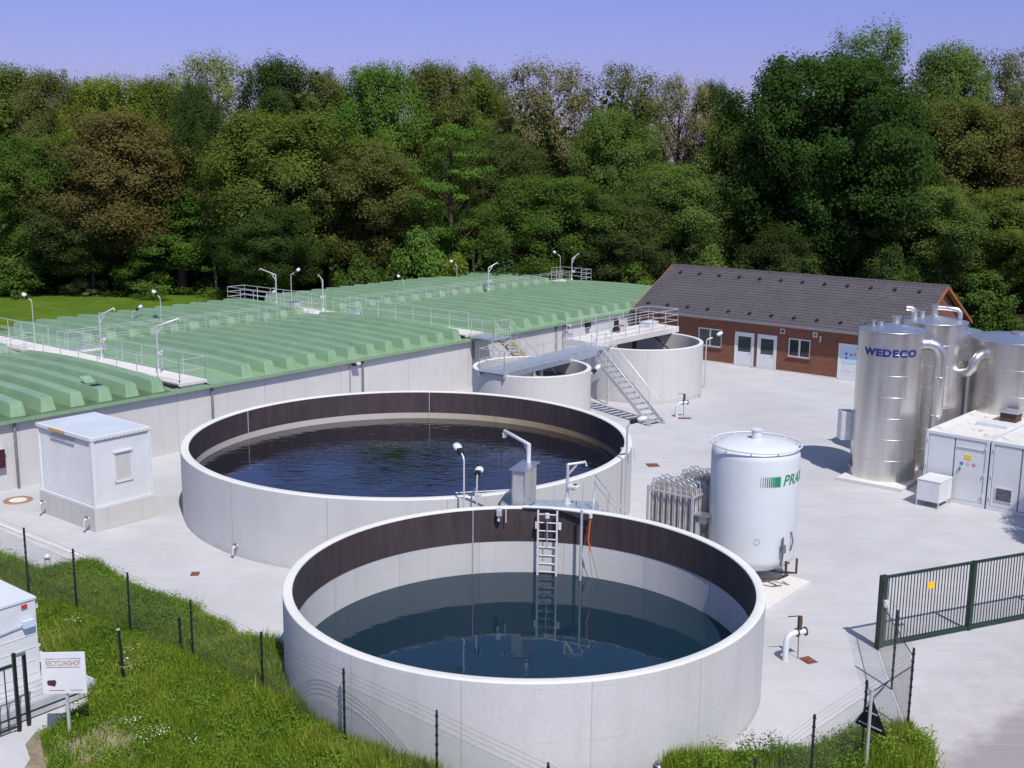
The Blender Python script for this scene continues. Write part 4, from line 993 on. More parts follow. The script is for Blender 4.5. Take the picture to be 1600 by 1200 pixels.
for k in range(n):
    for rr in (0.10, 0.085): vsd.append(((GR+0.012)*math.cos(a0 + rr*math.cos(2*PI*k/n)/GR + 0.10), (GR+0.012)*math.sin(a0 + rr*math.cos(2*PI*k/n)/GR + 0.10), 1.62 + rr*math.sin(2*PI*k/n)))
mb.add(vsd, [(2*k, 2*((k+1)%n), 2*((k+1)%n)+1, 2*k+1) for k in range(n)]); mb.build('warning_symbol', 'symbol_red', gt)
mb = MB()
ax, ay = math.cos(fa + 0.72), math.sin(fa + 0.72)
P = lambda r_, z, da=0: (r_*math.cos(fa + 0.72 + da), r_*math.sin(fa + 0.72 + da), z)
mb.tube([P(1.50, 0.75), P(1.56, 1.1), P(1.54, 1.75)], 0.03, 8); mb.tube([P(1.50, 1.2, 0.3), P(1.56, 1.5, 0.32), P(1.5, 1.85, 0.3)], 0.025, 8); mb.cyl(*P(1.58, 0)[:2], 1.25, 1.5, 0.085, 12)
mb.build('gauge', 'mesh_grey', gt)
mb = MB(); mb.tube([P(1.0, 0.45), P(1.45, 0.55), P(1.75, 0.60), P(1.75, 0.95)], 0.045, 8); mb.tube([P(1.1, 0.40, 0.15), P(1.6, 0.50, 0.2), P(1.85, 0.55, 0.22), P(1.85, 1.05, 0.22)], 0.04, 8)
mb.tube([P(1.2, 0.30, -0.35), P(1.55, 0.35, -0.1), P(1.7, 0.5, 0.1)], 0.05, 8); mb.bar(P(1.7, 0.98), P(1.9, 0.98), 0.04); mb.build('valve_pipes', 'rust_iron', gt)

def vaporiser(label, x, y, nx, ny, L, Wd, h):
    t = thing('vaporiser', label, 'vaporiser', (x, y, 0), R(-39), 'finned tube vaporisers left of the gas tank')
    px_, py_ = L / nx, Wd / ny
    tb = MB(); ub = MB()
    for i in range(nx):
        for j in range(ny):
            cx, cy = px_ * (i + 0.5), py_ * (j + 0.5); hh = h - 0.03 * ((i + j) % 2)
            tb.tube([(cx, cy, 0.25), (cx, cy, hh)], 0.03, 6)
            for a in range(4):
                a_ = a * PI / 4 + PI/8; r_ = 0.082; dx, dy = math.cos(a_) * r_, math.sin(a_) * r_
                tb.bar((cx, cy, 0.4), (cx, cy, hh - 0.12), 0.006, 0.006)
                tb.add([(cx-dx, cy-dy, 0.4), (cx+dx, cy+dy, 0.4), (cx+dx, cy+dy, hh-0.12), (cx-dx, cy-dy, hh-0.12)], [(0,1,2,3)])
            if i % 2 == 0 and i + 1 < nx:
                pts = [(cx + px_ * 0.5 * (1 - math.cos(PI*q_/6)), cy, hh + 0.06 * math.sin(PI*q_/6)) for q_ in range(7)]; ub.tube(pts, 0.022, 6)
    tb.build('finned_tubes', 'fin_aluminium', t)
    hd = MB(); hd.tube([(px_*0.5, py_*0.5, 0.3), (L - px_*0.5, py_*0.5, 0.3)], 0.05, 8); hd.build('header_pipe', 'lid_steel', t)
    for j in range(ny): ub.tube([(px_*0.5, py_*(j+0.5), h - 0.02), (L - px_*0.5, py_*(j+0.5), h - 0.02)], 0.012, 5)
    ub.tube([(px_*0.5, py_*0.5, h - 0.02), (px_*0.5, py_*(ny-0.5), h - 0.02)], 0.012, 5)
    ub.build('return_bends', 'galvanised', t)
    mb = MB()
    for z in (h - 0.32, h * 0.45, 0.35):
        mb.bar((0, 0, z), (L, 0, z), 0.035, 0.06); mb.bar((0, Wd, z), (L, Wd, z), 0.035, 0.06); mb.bar((0, 0, z), (0, Wd, z), 0.035, 0.06); mb.bar((L, 0, z), (L, Wd, z), 0.035, 0.06)
    for x_ in (0, L):
        for y_ in (0, Wd): mb.bar((x_, y_, 0), (x_, y_, h - 0.2), 0.07)
    mb.build('frame', 'galvanised', t)
vaporiser('front bank of silvery finned tubes left of the gas tank', 4.72, 37.95, 8, 4, 1.75, 1.05, 3.15)
vaporiser('rear bank of silvery finned tubes tucked behind the gas tank', 5.95, 39.45, 6, 4, 1.45, 1.05, 3.05)
t = thing('control_box', 'flat topped grey post box in front of the silvery finned tubes', 'box', (6.30, 36.95, 0), R(-30))
mb = MB(); mb.bar((0, 0, 0), (0, 0, 2.2), 0.12); mb.build('post', 'galvanised', t)
mb = MB(); mb.box(-0.18, 0.42, -0.15, 0.25, 2.21, 2.27); mb.box(-0.08, 0.3, -0.06, 0.2, 1.95, 2.205); mb.build('body', 'lid_steel', t)

# ------------------------------------------------------------------ stainless silos
mb = MB(); M4 = Matrix.Translation((14.42, 49.1, 0)) @ Matrix.Rotation(R(-38), 4, 'Z')
mb.box(0, 2.95, 0.0, 3.2, 0.0, 0.15, M4=M4)
struct('silo_slab', mb, 'concrete_deck')
mb = MB(); M4 = Matrix.Translation((17.6, 50.3, 0)) @ Matrix.Rotation(R(-38), 4, 'Z'); mb.box(0, 7.2, 0.3, 6.0, 0.0, 0.14, M4=M4); struct('silo_slab', mb, 'concrete_deck')
def silo(label, x, y, r, h, rings, stubs=()):
    t = thing('steel_silo', label, 'silo', (x, y, 0.15), 0)
    mb = MB(); mb.lathe([(r, 0), (r, h - 0.15)], 72)
    mb.build('shell', 'stainless', t)
    mb = MB(); mb.lathe([(r + 0.03, h - 0.17), (r + 0.03, h - 0.145), (r - 0.02, h - 0.15), (0.0, h + 0.12)], 72); mb.build('lid', 'lid_steel', t)
    mb = MB()
    for k in range(1, rings): 
        z = (h - 0.15) * k / rings; mb.lathe([(r + 0.001, z - 0.012), (r + 0.012, z), (r + 0.001, z + 0.012)], 72)
        a = -1.9 + 0.55 * (k % 2); mb.bar(((r+0.004)*math.cos(a), (r+0.004)*math.sin(a), z), ((r+0.004)*math.cos(a), (r+0.004)*math.sin(a), z - (h-0.15)/rings), 0.02)
    mb.build('seam', 'lid_steel', t)
    for sx, sy, sr, sh in stubs:
        mb = MB(); mb.cyl(sx, sy, h - 0.1, h + sh, sr, 14); mb.cyl(sx, sy, h + sh + 0.001, h + sh + 0.04, sr + 0.04, 14); mb.build('lid_stub', 'stainless', t)
    return t
sa = silo('tall stainless silo with blue lettering nearest the yard', 16.62, 49.72, 1.40, 6.72, 7, ((0.35, 0.55, 0.17, 0.30), (-0.5, 0.1, 0.12, 0.12), (-0.75, 0.25, 0.07, 0.16)))
fa2 = math.atan2(-49.72, -16.62)
tv, tf = text_mesh('WEDECO', 0.56, bold=0.030, spacing=1.12)
k_ = 2.42 / (max(v[0] for v in tv) - min(v[0] for v in tv)); tv = [(v[0] * k_, v[1] * 0.74, 0) for v in tv]
wrap(tv, tf, 1.412, fa2, 5.68).build('lettering', 'blue_letters', sa)
mb = MB(); mb.tube([(1.1, -0.62, 6.0), (1.45, -0.72, 6.02), (1.72, -0.76, 5.92), (1.88, -0.78, 5.68), (1.92, -0.78, 5.35), (1.92, -0.78, 0.9), (1.92, -0.78, 0.2)], 0.26, 16)
for z in (4.6, 2.9, 1.4): mb.lathe([(0.262, z - 0.02), (0.29, z), (0.262, z + 0.02)], 16, (1.92, -0.78, 0))
mb.build('overflow_pipe', 'stainless', sa)
mb = MB(); mb.box(-1.85, -1.28, 0.35, 0.95, 1.45, 2.75); mb.build('side_box', 'galvanised', sa, 0.01)
mb = MB(); mb.bar((-1.36, -0.05, 0.9), (-1.5, 0.1, 0.5), 0.1); mb.cyl(-1.45, 0.0, 0.35, 0.5, 0.08, 8); mb.build('drain_valve', 'mesh_grey', sa)
sb = silo('stainless silo with pipe elbows on its lid behind the lettered one', 19.28, 51.85, 1.40, 6.80, 7, ((-0.95, 0.1, 0.14, 0.30), (-0.55, 0.25, 0.12, 0.22), (0.05, 0.3, 0.15, 0.50)))
mb = MB(); mb.tube([(0.05, 0.3, 7.22), (0.6, 0.1, 7.20), (0.95, -0.05, 7.16), (1.05, -0.1, 7.05), (1.06, -0.1, 6.75)], 0.12, 14); mb.build('lid_pipe', 'stainless', sb)
mb = MB(); mb.tube([(-0.95, 0.1, 7.05), (-1.1, 0.1, 7.18), (-1.35, 0.12, 7.2)], 0.14, 12); mb.build('lid_pipe', 'stainless', sb)
mb = MB(); mb.box(0.95, 1.22, -1.02, -0.75, 5.0, 5.7); mb.build('side_box', 'mesh_grey', sb)
sc = silo('widest stainless silo cut by the right picture edge above the container', 22.95, 51.45, 2.05, 6.10, 5, ((0.0, 0.0, 0.3, 0.1),))
mb = MB(); mb.tube([(-1.80, -0.85, 5.30), (-2.02, -1.05, 5.38), (-2.25, -1.15, 5.26), (-2.40, -1.18, 5.02), (-2.44, -1.16, 4.78), (-2.56, -1.08, 4.56), (-2.80, -0.85, 4.46), (-3.0, -0.55, 4.46)], 0.21, 16); mb.build('s_bend_pipe', 'stainless', sc)
silo('stainless silo mostly hidden between the elbow piped one and the widest one', 21.45, 54.9, 1.12, 5.95, 6)

# ------------------------------------------------------------------ white containers on the right
CA = R(-42)
def container(label, ox, oy, kind):
    t = thing('container', label, 'container', (ox, oy, 0), CA)
    Wc, Lc, Hc = 2.62, 12.19, 2.88
    mb = MB(); mb.box(0.05, Wc - 0.05, 0.09, Lc, 0.14, Hc - 0.08)
    for side in (0.05, Wc - 0.05):
        for k in range(40):
            y = 0.4 + 0.29 * k; s_ = -1 if side < 1 else 1
            mb.box(min(side, side + s_ * 0.03), max(side, side + s_ * 0.03), y, y + 0.14, 0.2, Hc - 0.15)
    mb.build('body', 'white_paint', t)
    mb = MB()
    for x in (0.0, Wc - 0.12): mb.box(x, x + 0.12, -0.02, 0.10, 0.0, Hc)
    mb.box(0.121, Wc - 0.121, -0.02, 0.10, 0.0, 0.15); mb.box(0.121, Wc - 0.121, -0.02, 0.10, Hc - 0.13, Hc)
    for x in (-0.01, Wc - 0.07): mb.box(x, x + 0.08, 0.101, Lc, Hc - 0.10, Hc); mb.box(x, x + 0.08, 0.101, Lc, 0.0, 0.13)
    mb.build('frame', 'white_tank_paint', t, 0.006)
    mb = MB(); mb.box(0.071, Wc - 0.071, 0.101, Lc - 0.01, Hc - 0.079, Hc - 0.03); mb.build('roof', 'rusty_roof', t)
    xm = 1.22
    for i, (a, b) in enumerate(((0.14, xm - 0.03), (xm + 0.03, Wc - 0.14))):
        mb = MB(); mb.box(a, b, 0.01, 0.06, 0.17, Hc - 0.15); d = mb.build('door', 'white_paint', t, 0.008)
        for z in (0.45, 1.35, 2.45):
            x = 0.11 if i == 0 else Wc - 0.13
            hg = MB(); hg.cyl(x + 0.01, -0.04, z, z + 0.12, 0.025, 8); hg.build('hinge', 'white_tank_paint', d)
        if kind == 0 and i == 1:
            q_ = MB(); q_.box(a + 0.40, a + 0.68, -0.004, 0.009, 1.92, 2.10); q_.build('warning_plate', 'yellow_sign', d)
            for j, mt in enumerate(('symbol_blue', 'shutter_grey', 'symbol_red')):
                q_ = MB(); disc(q_, a + 0.30 + 0.25 * j, 1.72, 0.08, 0.006); q_.build('round_symbol', mt, d)
            q_ = MB(); q_.box(a + 0.22, a + 0.28, -0.05, 0.009, 1.42, 1.56); q_.build('handle', 'mesh_grey', d)
            q_ = MB(); q_.box(a + 0.1, b - 0.05, -0.03, 0.009, 2.40, 2.43); q_.build('drip_rail', 'white_tank_paint', d)
        if kind == 1 and i == 0:
            q_ = MB(); q_.box(a + 0.16, a + 0.86, -0.02, 0.009, 0.42, 1.02); q_.build('grille_frame', 'white_tank_paint', d)
            g_ = MB(); g_.box(a + 0.21, a + 0.81, -0.024, -0.021, 0.47, 0.97); 
            for k in range(9): g_.box(a + 0.21, a + 0.81, -0.035, -0.025, 0.49 + 0.055 * k, 0.505 + 0.055 * k)
            g_.build('grille', 'mesh_grey', d)
    gk = MB(); gk.box(xm - 0.028, xm + 0.028, 0.02, 0.05, 0.16, Hc - 0.14); gk.build('door_gasket', 'mesh_grey', t)
    return t
container('white container with door signs beside the stainless silos', 17.43, 46.85, 0)
v_ = Vector((math.cos(CA), math.sin(CA)))
container('white container with a low grille cut by the right picture edge', 17.43 + v_.x * 2.69, 46.85 + v_.y * 2.69, 1)
def on_roof(u_, w_): return (17.43 + math.cos(CA) * u_ - math.sin(CA) * w_, 46.85 + math.sin(CA) * u_ + math.cos(CA) * w_, 2.88)
t = thing('roof_hatch', 'rusty grey fan box on the container roof at the right picture edge', 'fan box', on_roof(1.9, 4.4), CA)
mb = MB(); mb.box(-0.35, 0.35, -0.35, 0.35, -0.03, 0.36); mb.build('body', 'rust_iron', t, 0.02)
mb = MB(); mb.box(-0.42, 0.42, -0.42, 0.42, 0.363, 0.43); mb.build('lid', 'lid_steel', t)
t = thing('roof_plate', 'flat white plate with a shaded edge on the container roof', 'plate', on_roof(1.6, 2.9), CA)
mb = MB(); mb.box(-0.5, 0.8, -0.4, 0.4, -0.03, 0.10); mb.build('body', 'white_paint', t)
mb = MB(); mb.box(-0.46, 0.76, -0.36, 0.36, 0.103, 0.115); mb.build('lid', 'white_tank_paint', t)
t = thing('cooling_unit', 'white box on short legs at the foot of the door signed container', 'cooling unit', (16.72, 45.55, 0), R(-43))
mb = MB(); mb.box(0, 0.97, 0, 1.25, 0.24, 1.10); mb.build('body', 'white_paint', t, 0.02)
mb = MB(); mb.box(-0.015, 0.985, -0.015, 1.265, 1.102, 1.14); mb.build('lid', 'cabin_white', t)
for x_ in (0.03, 0.94):
    for y_ in (0.03, 1.22):
        mb = MB(); mb.bar((x_, y_, 0), (x_, y_, 0.237), 0.05); mb.build('leg', 'galvanised', t)

# ------------------------------------------------------------------ gates, fences, signs
def bar_gate(label, ox, oy, az, L, h, posts, sp, sign=None, name='bar_gate'):
    t = thing(name, label, 'gate', (ox, oy, 0), az)
    for i, x in enumerate(posts):
        mb = MB(); w = 0.11 if i == 0 else 0.07
        mb.box(x - w, x + w, -0.07, 0.07, 0.02, h + (0.03 if i == 0 else 0)); mb.build('post', 'gate_green', t, 0.008)
    mb = MB(); mb.box(0.112, L, -0.045, 0.045, 0.05, 0.16); mb.box(0.112, L, -0.04, 0.04, h - 0.07, h); mb.build('rail', 'gate_green', t)
    mb = MB(); n = int((L - 0.2) / sp)
    for k in range(n):
        x = 0.2 + sp * k
        if any(abs(x - p) < 0.11 for p in posts): continue
        mb.box(x - 0.011, x + 0.011, -0.011, 0.011, 0.161, h - 0.071)
    mb.build('bars', 'mesh_dark', t)
    if sign:
        mb = MB(); mb.box(sign - 0.14, sign + 0.14, -0.055, -0.048, 1.60, 1.80); mb.build('warning_plate', 'yellow_sign', t)
        mb = MB(); mb.box(-0.04, 0.12, -0.13, -0.072, 1.28, 1.50); mb.build('lock_box', 'white_plastic', t)
    return t
bar_gate('wide dark green sliding gate with a yellow plate at the right', 10.79, 31.37, R(23.3), 10.5, 2.2, (0.0, 3.42, 6.9, 10.4), 0.118, 1.75)
lg = thing('bar_gate', 'dark green gate leaf with thin bars at the lower left picture corner', 'gate', (-12.02, 25.95, 0), R(51))
for x_, y_ in ((0.0, 0.0), (0.30, 0.10)):
    mb = MB(); mb.box(x_ - 0.04, x_ + 0.04, y_ - 0.04, y_ + 0.04, 0, 2.05 - x_ * 0.3); mb.build('post', 'fence_green', lg, 0.006)
mb = MB(); mb.box(-3.0, -0.07, -0.03, 0.03, 0.12, 0.18); mb.box(-3.0, -0.07, -0.03, 0.03, 1.72, 1.79); mb.build('rail', 'gate_green', lg)
mb = MB()
for k in range(13): x = -2.9 + 0.22 * k; mb.box(x - 0.012, x + 0.012, -0.012, 0.012, 0.181, 1.719)
mb.build('bars', 'mesh_dark', lg)
mb = MB(); mb.box(-0.03, 0.30, -0.02, 0.08, 1.93, 1.99); mb.build('latch', 'lid_steel', lg)

def chain_fence(label, pts, mesh_h=1.72, cat='fence', mesh=True, r=0.026, gz=0.0):
    if gz: k_ = (14 - gz) / 14.0; pts = [(x * k_, y * k_, h * k_ + gz) for x, y, h in pts]
    x0, y0 = pts[0][0], pts[0][1]
    t = thing('chain_link_fence', label, cat, (x0, y0, 0))
    P3 = [Vector((p[0] - x0, p[1] - y0, 0)) for p in pts]
    for p, q in zip(P3, pts):
        mb = MB(); mb.bar(p, p + Vector((0, 0, q[2])), r * 1.8, r * 1.8)
        for z in np.arange(0.3, q[2], 0.22): mb.box(p.x - r*1.3, p.x + r*1.3, p.y - r*1.3, p.y + r*1.3, z, z + 0.03)
        mb.build('post', 'fence_green', t)
    wr = MB(); ms = MB()
    for (a, b, qa, qb) in zip(P3[:-1], P3[1:], pts[:-1], pts[1:]):
        ha, hb = qa[2], qb[2]
        for dz in (0.04, 0.15, 0.27, 0.40):
            wr.tube([a + Vector((0, 0, ha - dz)), b + Vector((0, 0, hb - dz))], 0.0032, 4)
        bw = MB(); bw.tube([a + Vector((0, 0, 0.12)), b + Vector((0, 0, 0.12))], 0.0032, 4); bw.build('base_wire', 'wire', t)
        if mesh:
            d = (b - a); L = d.length; d = d / L; H_ = min(ha, hb) - 0.42; p_ = 0.065
            for sg in (1, -1):
                k = -H_
                while k < L:
                    s0, s1 = k, k + H_; z0, z1 = 0.0, H_
                    if s0 < 0: z0 = -s0; s0 = 0
                    if s1 > L: z1 = H_ - (s1 - L); s1 = L
                    if s1 > s0 + 0.02:
                        za, zb = (z0, z1) if sg > 0 else (H_ - z0, H_ - z1)
                        A = a + d * s0 + Vector((0, 0, 0.04 + za)); B = a + d * s1 + Vector((0, 0, 0.04 + zb))
                        ms.tube([A, B], 0.0016, 3, caps=False)
                    k += p_
    wr.build('line_wire', 'wire', t)
    if mesh: ms.build('mesh', 'wire', t)
    return t
chain_fence('chain link fence with black posts running through the tall grass on the left', [(-20.3, 39.0, 2.1), (-17.9, 37.0, 2.1), (-15.6, 35.1, 2.15), (-13.35, 33.3, 2.1), (-11.2, 31.8, 1.92), (-8.8, 29.8, 1.9), (-6.4, 27.7, 1.9), (-3.9, 25.15, 2.12), (-1.57, 23.1, 2.13), (0.80, 21.0, 2.1), (3.2, 19.2, 2.1)], gz=0.35)
cf = chain_fence('chain link fence from the weeds at lower right up to the green gate', [(3.25, 19.3, 2.1), (4.98, 21.2, 2.12), (6.65, 23.05, 2.15), (8.30, 24.75, 2.15), (9.95, 26.4, 2.22), (10.3, 28.7, 2.26), (10.72, 31.2, 2.1)])
mb = MB(); o_ = Vector((3.25, 19.3, 0))
mb.tube([Vector((10.72, 31.2, 1.45)) - o_, Vector((9.97, 26.45, 1.95)) - o_], 0.014, 5); mb.tube([Vector((8.30, 24.75, 1.75)) - o_, Vector((9.95, 26.4, 1.75)) - o_], 0.014, 5)
mb.tube([Vector((8.30, 24.75, 1.5)) - o_, Vector((10.2, 28.6, 0.3)) - o_], 0.014, 5); mb.build('brace', 'fence_green', cf)
for k, (x, y, h, lb) in enumerate(((-10.17, 28.2, 1.70, 'leaning dark green post with pale cap standing alone in the grass left'), (-9.0, 29.45, 1.50, 'short dark green post standing close to the fourth fence post'))):
    t = thing('fence_post', lb, 'post', (x, y, 0)); t.rotation_euler = (0, R(-3 + 2*k), 0)
    mb = MB(); mb.tube([(0, 0, 0), (0, 0, h)], 0.042, 8); mb.build('post', 'fence_green', t)
    mb = MB(); mb.cyl(0, 0, h + 0.001, h + 0.03, 0.05, 8); mb.build('cap', 'galvanised' if k == 0 else 'fence_green', t)

sg = thing('notice_board', 'white notice board with red lettering on a steel post, lower left', 'sign', (-10.60, 25.5, 0), R(4))
mb = MB(); mb.tube([(0.0, 0, 0), (0.0, 0, 2.2)], 0.042, 10); mb.build('post', 'galvanised', sg)
mb = MB(); mb.box(-0.53, 0.50, -0.075, -0.045, 1.27, 2.33); bo = mb.build('board', 'white_paint', sg, 0.006)
tv, tf = text_mesh('RECYCLINGHOF', 0.16, bold=0.001, spacing=1.0, sub=1); k_ = 0.80 / (max(v[0] for v in tv) - min(v[0] for v in tv))
mb = MB(); mb.add([(v[0] * k_ - 0.02, -0.080, 2.05 + v[1] * 1.15) for v in tv], tf); mb.build('lettering', 'brown_letters', bo)
mb = MB()
for z, a, b in ((2.16, -0.42, -0.24), (2.16, 0.18, 0.40), (1.945, -0.42, 0.38), (1.355, -0.38, -0.02), (1.355, 0.12, 0.40)): mb.box(a, b, -0.080, -0.0765, z, z + 0.012)
mb.box(-0.24, 0.18, -0.080, -0.0765, 2.163, 2.169); mb.build('red_line', 'red_letters', bo)
mb = MB(); mb.add([(-0.40, -0.080, 1.50), (-0.24, -0.080, 1.46), (-0.20, -0.080, 1.56), (-0.22, -0.080, 1.63), (-0.40, -0.080, 1.62), (-0.42, -0.080, 1.56)], [(0, 1, 2, 3, 4, 5)]); mb.build('emblem', 'maroon', bo)

ts = thing('warning_sign', 'dark back of a triangular road sign on a pale pole by the fence', 'road sign', (8.27, 24.18, 0), R(-52))
mb = MB(); mb.tube([(0, -0.06, 0), (0, -0.06, 2.18)], 0.036, 10); mb.cyl(0, -0.06, 2.181, 2.215, 0.045, 10); mb.build('pole', 'galvanised', ts)
def tri(y0, y1, s_, zc):
    m_ = MB(); a = s_ / 2; h = s_ * 0.866
    v = [(-a, y0, zc), (a, y0, zc), (0, y0, zc + h), (-a, y1, zc), (a, y1, zc), (0, y1, zc + h)]
    return m_.add(v, [(0,1,2), (5,4,3), (0,3,4,1), (1,4,5,2), (2,5,3,0)])
tri(0.0, 0.018, 0.86, 1.20).build('board', 'sign_back', ts)
for hw_, z_ in ((0.30, 1.30), (0.16, 1.62)):
    mb = MB(); mb.bar((-hw_, -0.012, z_), (hw_, -0.012, z_), 0.022); mb.build('bracket', 'galvanised', ts)

# ------------------------------------------------------------------ white container with platform at the lower left
lc = thing('container', 'white container at the lower left picture edge beside the notice board', 'container', (-12.30, 28.05, 0), UA)
mb = MB(); mb.box(-6.0, 0.0, 0.03, 2.44, 0.15, 2.60)
mb.build('body', 'white_paint', lc, 0.01)
mb = MB(); mb.box(-6.02, 0.02, 0.0, 2.47, 2.603, 2.66); mb.box(-6.0, 0.0, 0.0, 0.029, 0.10, 0.22)
for z in (0.6, 0.95, 1.3, 1.65): mb.box(-5.9, -0.1, 0.018, 0.0295, z, z + 0.015)
mb.build('frame', 'white_tank_paint', lc)
mb = MB(); mb.box(-0.40, -0.24, -0.01, -0.001, 2.44, 2.54); mb.build('red_mark', 'red_paint', lc)
mb = MB(); mb.bar((-1.6, -0.05, 1.95), (-0.42, -0.05, 2.05), 0.025); mb.box(-0.42, -0.12, -0.12, -0.001, 1.93, 2.12); mb.build('lamp', 'pale_blue_sheet', lc)
mb = MB(); mb.box(0.021, 0.10, 0.1, 0.25, 2.3, 2.42); mb.build('bracket', 'white_plastic', lc)
rp = thing('loading_platform', 'low pale ribbed platform at the foot of the lower left container', 'platform', (-12.0, 26.6, 0), UA)
mb = MB()
for k in range(6): mb.box(-2.5, 1.75, 0.26 * k, 0.26 * k + 0.22, 0.36, 0.42)
mb.build('planks', 'ply_grey', rp)
mb = MB(); mb.box(-2.5, 1.76, -0.04, -0.005, 0.05, 0.16); mb.box(-2.5, 1.76, -0.04, -0.005, 0.24, 0.40); mb.box(1.765, 1.80, -0.04, 1.58, 0.05, 0.40); mb.box(-2.5, 1.70, 0.06, 1.5, 0.02, 0.33); mb.build('frame', 'ply_grey', rp)
t = thing('stone_slab', 'pale broken slab lying in the dirt beside the ribbed platform', 'stone', (-10.05, 26.35, 0.05), R(15))
mb = MB(); mb.prism([(-0.35, -0.10), (0.05, -0.16), (0.40, -0.04), (0.36, 0.10), (-0.1, 0.08), (-0.32, 0.02)], 0, 0.09); mb.build('slab', 'concrete_rim', t, 0.01)

# ------------------------------------------------------------------ grass and weeds
def blades(name, poly, n, hmin, hmax, w, mat, label=None, seed=1, top=0.0, dens=None):
    base_poly, base_top = (GRASS, 0.30) if top == 0 else (GRASS2, 0.10)
    rg = np.random.default_rng(seed); P = np.array(poly); lo, hi = P.min(0), P.max(0)
    xs = np.empty(0); ys = np.empty(0)
    while len(xs) < n:
        x = rg.uniform(lo[0], hi[0], n); y = rg.uniform(lo[1], hi[1], n); k = in_poly(x, y, poly)
        if dens is not None: k &= dens(x, y) > rg.random(n)
        k &= ((x - FC[0])**2 + (y - FC[1])**2) > 6.53**2
        xs = np.concatenate([xs, x[k]]); ys = np.concatenate([ys, y[k]])
    xs, ys = xs[:n], ys[:n]
    tall = 0.5 + 0.5 * np.sin(xs * 1.7 + 1.3 * np.sin(ys * 1.1)) * np.cos(ys * 1.9 + np.sin(xs * 0.9) * 2)
    h = hmin + (hmax - hmin) * (0.35 * rg.random(n) + 0.65 * tall * rg.random(n)); a = rg.uniform(0, 2*PI, n); ln = rg.uniform(0.05, 0.55, n) * h; la = rg.uniform(0, 2*PI, n)
    dx, dy = np.cos(a) * w / 2, np.sin(a) * w / 2; w2 = rg.uniform(0.6, 1.5, n)
    dx *= w2; dy *= w2
    tx, ty = xs + np.cos(la) * ln, ys + np.sin(la) * ln; bz = np.where(in_poly(xs, ys, base_poly), verge_h(xs, ys, base_poly, base_top), 0)
    V = np.empty((n, 3, 3)); V[:, 0] = np.stack([xs - dx, ys - dy, bz], 1); V[:, 1] = np.stack([xs + dx, ys + dy, bz], 1); V[:, 2] = np.stack([tx, ty, bz + h], 1)
    me = bpy.data.meshes.new(name); me.vertices.add(3*n); me.vertices.foreach_set('co', V.reshape(-1))
    me.loops.add(3*n); me.loops.foreach_set('vertex_index', np.arange(3*n, dtype=np.int32)); me.polygons.add(n); me.polygons.foreach_set('loop_start', np.arange(0, 3*n, 3, dtype=np.int32)); me.polygons.foreach_set('loop_total', np.full(n, 3, np.int32))
    me.materials.append(M(mat)); me.update(calc_edges=True); o = bpy.data.objects.new(name, me); COL.objects.link(o); o['kind'] = 'stuff'
    if label: o['label'] = label
    return o
def sparse_dirt(x, y):
    d = np.hypot((x + 9.6) / 1.9, (y - 25.0) / 1.7); return np.clip(d - 0.15 + 0.3 * np.sin(x * 5) * np.cos(y * 4.3), 0.06, 1)
blades('grass', GRASS, 125000, 0.12, 0.60, 0.030, 'grass', 'tall green grass and weeds of the verge at the lower left', 3, dens=sparse_dirt)
blades('grass', GRASS2, 26000, 0.16, 0.70, 0.036, 'grass', 'tall weeds at the lower right around the triangular sign', 4, top=1)
rim_poly = [(-6.2, 30.2), (-6.0, 28.0), (-5.1, 26.1), (-3.9, 24.8), (-2.6, 23.9), (-1.2, 23.4), (-1.2, 22.6), (-2.9, 22.9), (-4.9, 24.2), (-6.8, 27.5), (-7.1, 30.2)]
blades('weeds', rim_poly, 6000, 0.25, 0.85, 0.05, 'grass', 'tall weeds growing against the foot of the nearest basin', 8)
edge_poly = [(-1.4, 23.35), (0.3, 23.1), (3.4, 23.9), (3.6, 22.9), (-1.4, 22.3)]
blades('weeds', edge_poly, 1500, 0.2, 0.75, 0.04, 'grass', 'thin weeds along the bottom edge in front of the nearest basin', 9)
# leafy tufts
def leaf_cloud(n, rg, centers, rad, size, flat=0.6):
    c = centers[rg.integers(0, len(centers), n)]; d = rg.normal(size=(n, 3)); d /= np.linalg.norm(d, axis=1, keepdims=True); rr = rad * rg.random(n) ** 0.5
    p = c + d * rr[:, None] * np.array([1, 1, flat]); nrm = d * 0.7 + rg.normal(size=(n, 3)) * 0.5 + np.array([0, 0, 0.5]); return p, nrm
def quads_mesh(name, p, nrm, size, mat, rg):
    n = len(p); nrm = nrm / np.linalg.norm(nrm, axis=1, keepdims=True); a = np.cross(nrm, rg.normal(size=(n, 3))); a /= np.linalg.norm(a, axis=1, keepdims=True) + 1e-9; b = np.cross(nrm, a)
    s = (size * rg.uniform(0.55, 1.35, n))[:, None]; V = np.empty((n, 4, 3)); 
    V[:, 0] = p - a * s * 0.5; V[:, 1] = p - b * s * 0.32 + nrm * s * 0.08; V[:, 2] = p + a * s * 0.5; V[:, 3] = p + b * s * 0.32 + nrm * s * 0.08
    me = bpy.data.meshes.new(name); me.vertices.add(4*n); me.vertices.foreach_set('co', V.reshape(-1)); me.loops.add(4*n); me.loops.foreach_set('vertex_index', np.arange(4*n, dtype=np.int32))
    me.polygons.add(n); me.polygons.foreach_set('loop_start', np.arange(0, 4*n, 4, dtype=np.int32)); me.polygons.foreach_set('loop_total', np.full(n, 4, np.int32)); me.materials.append(mat); me.update(calc_edges=True); return me
rg = np.random.default_rng(11)
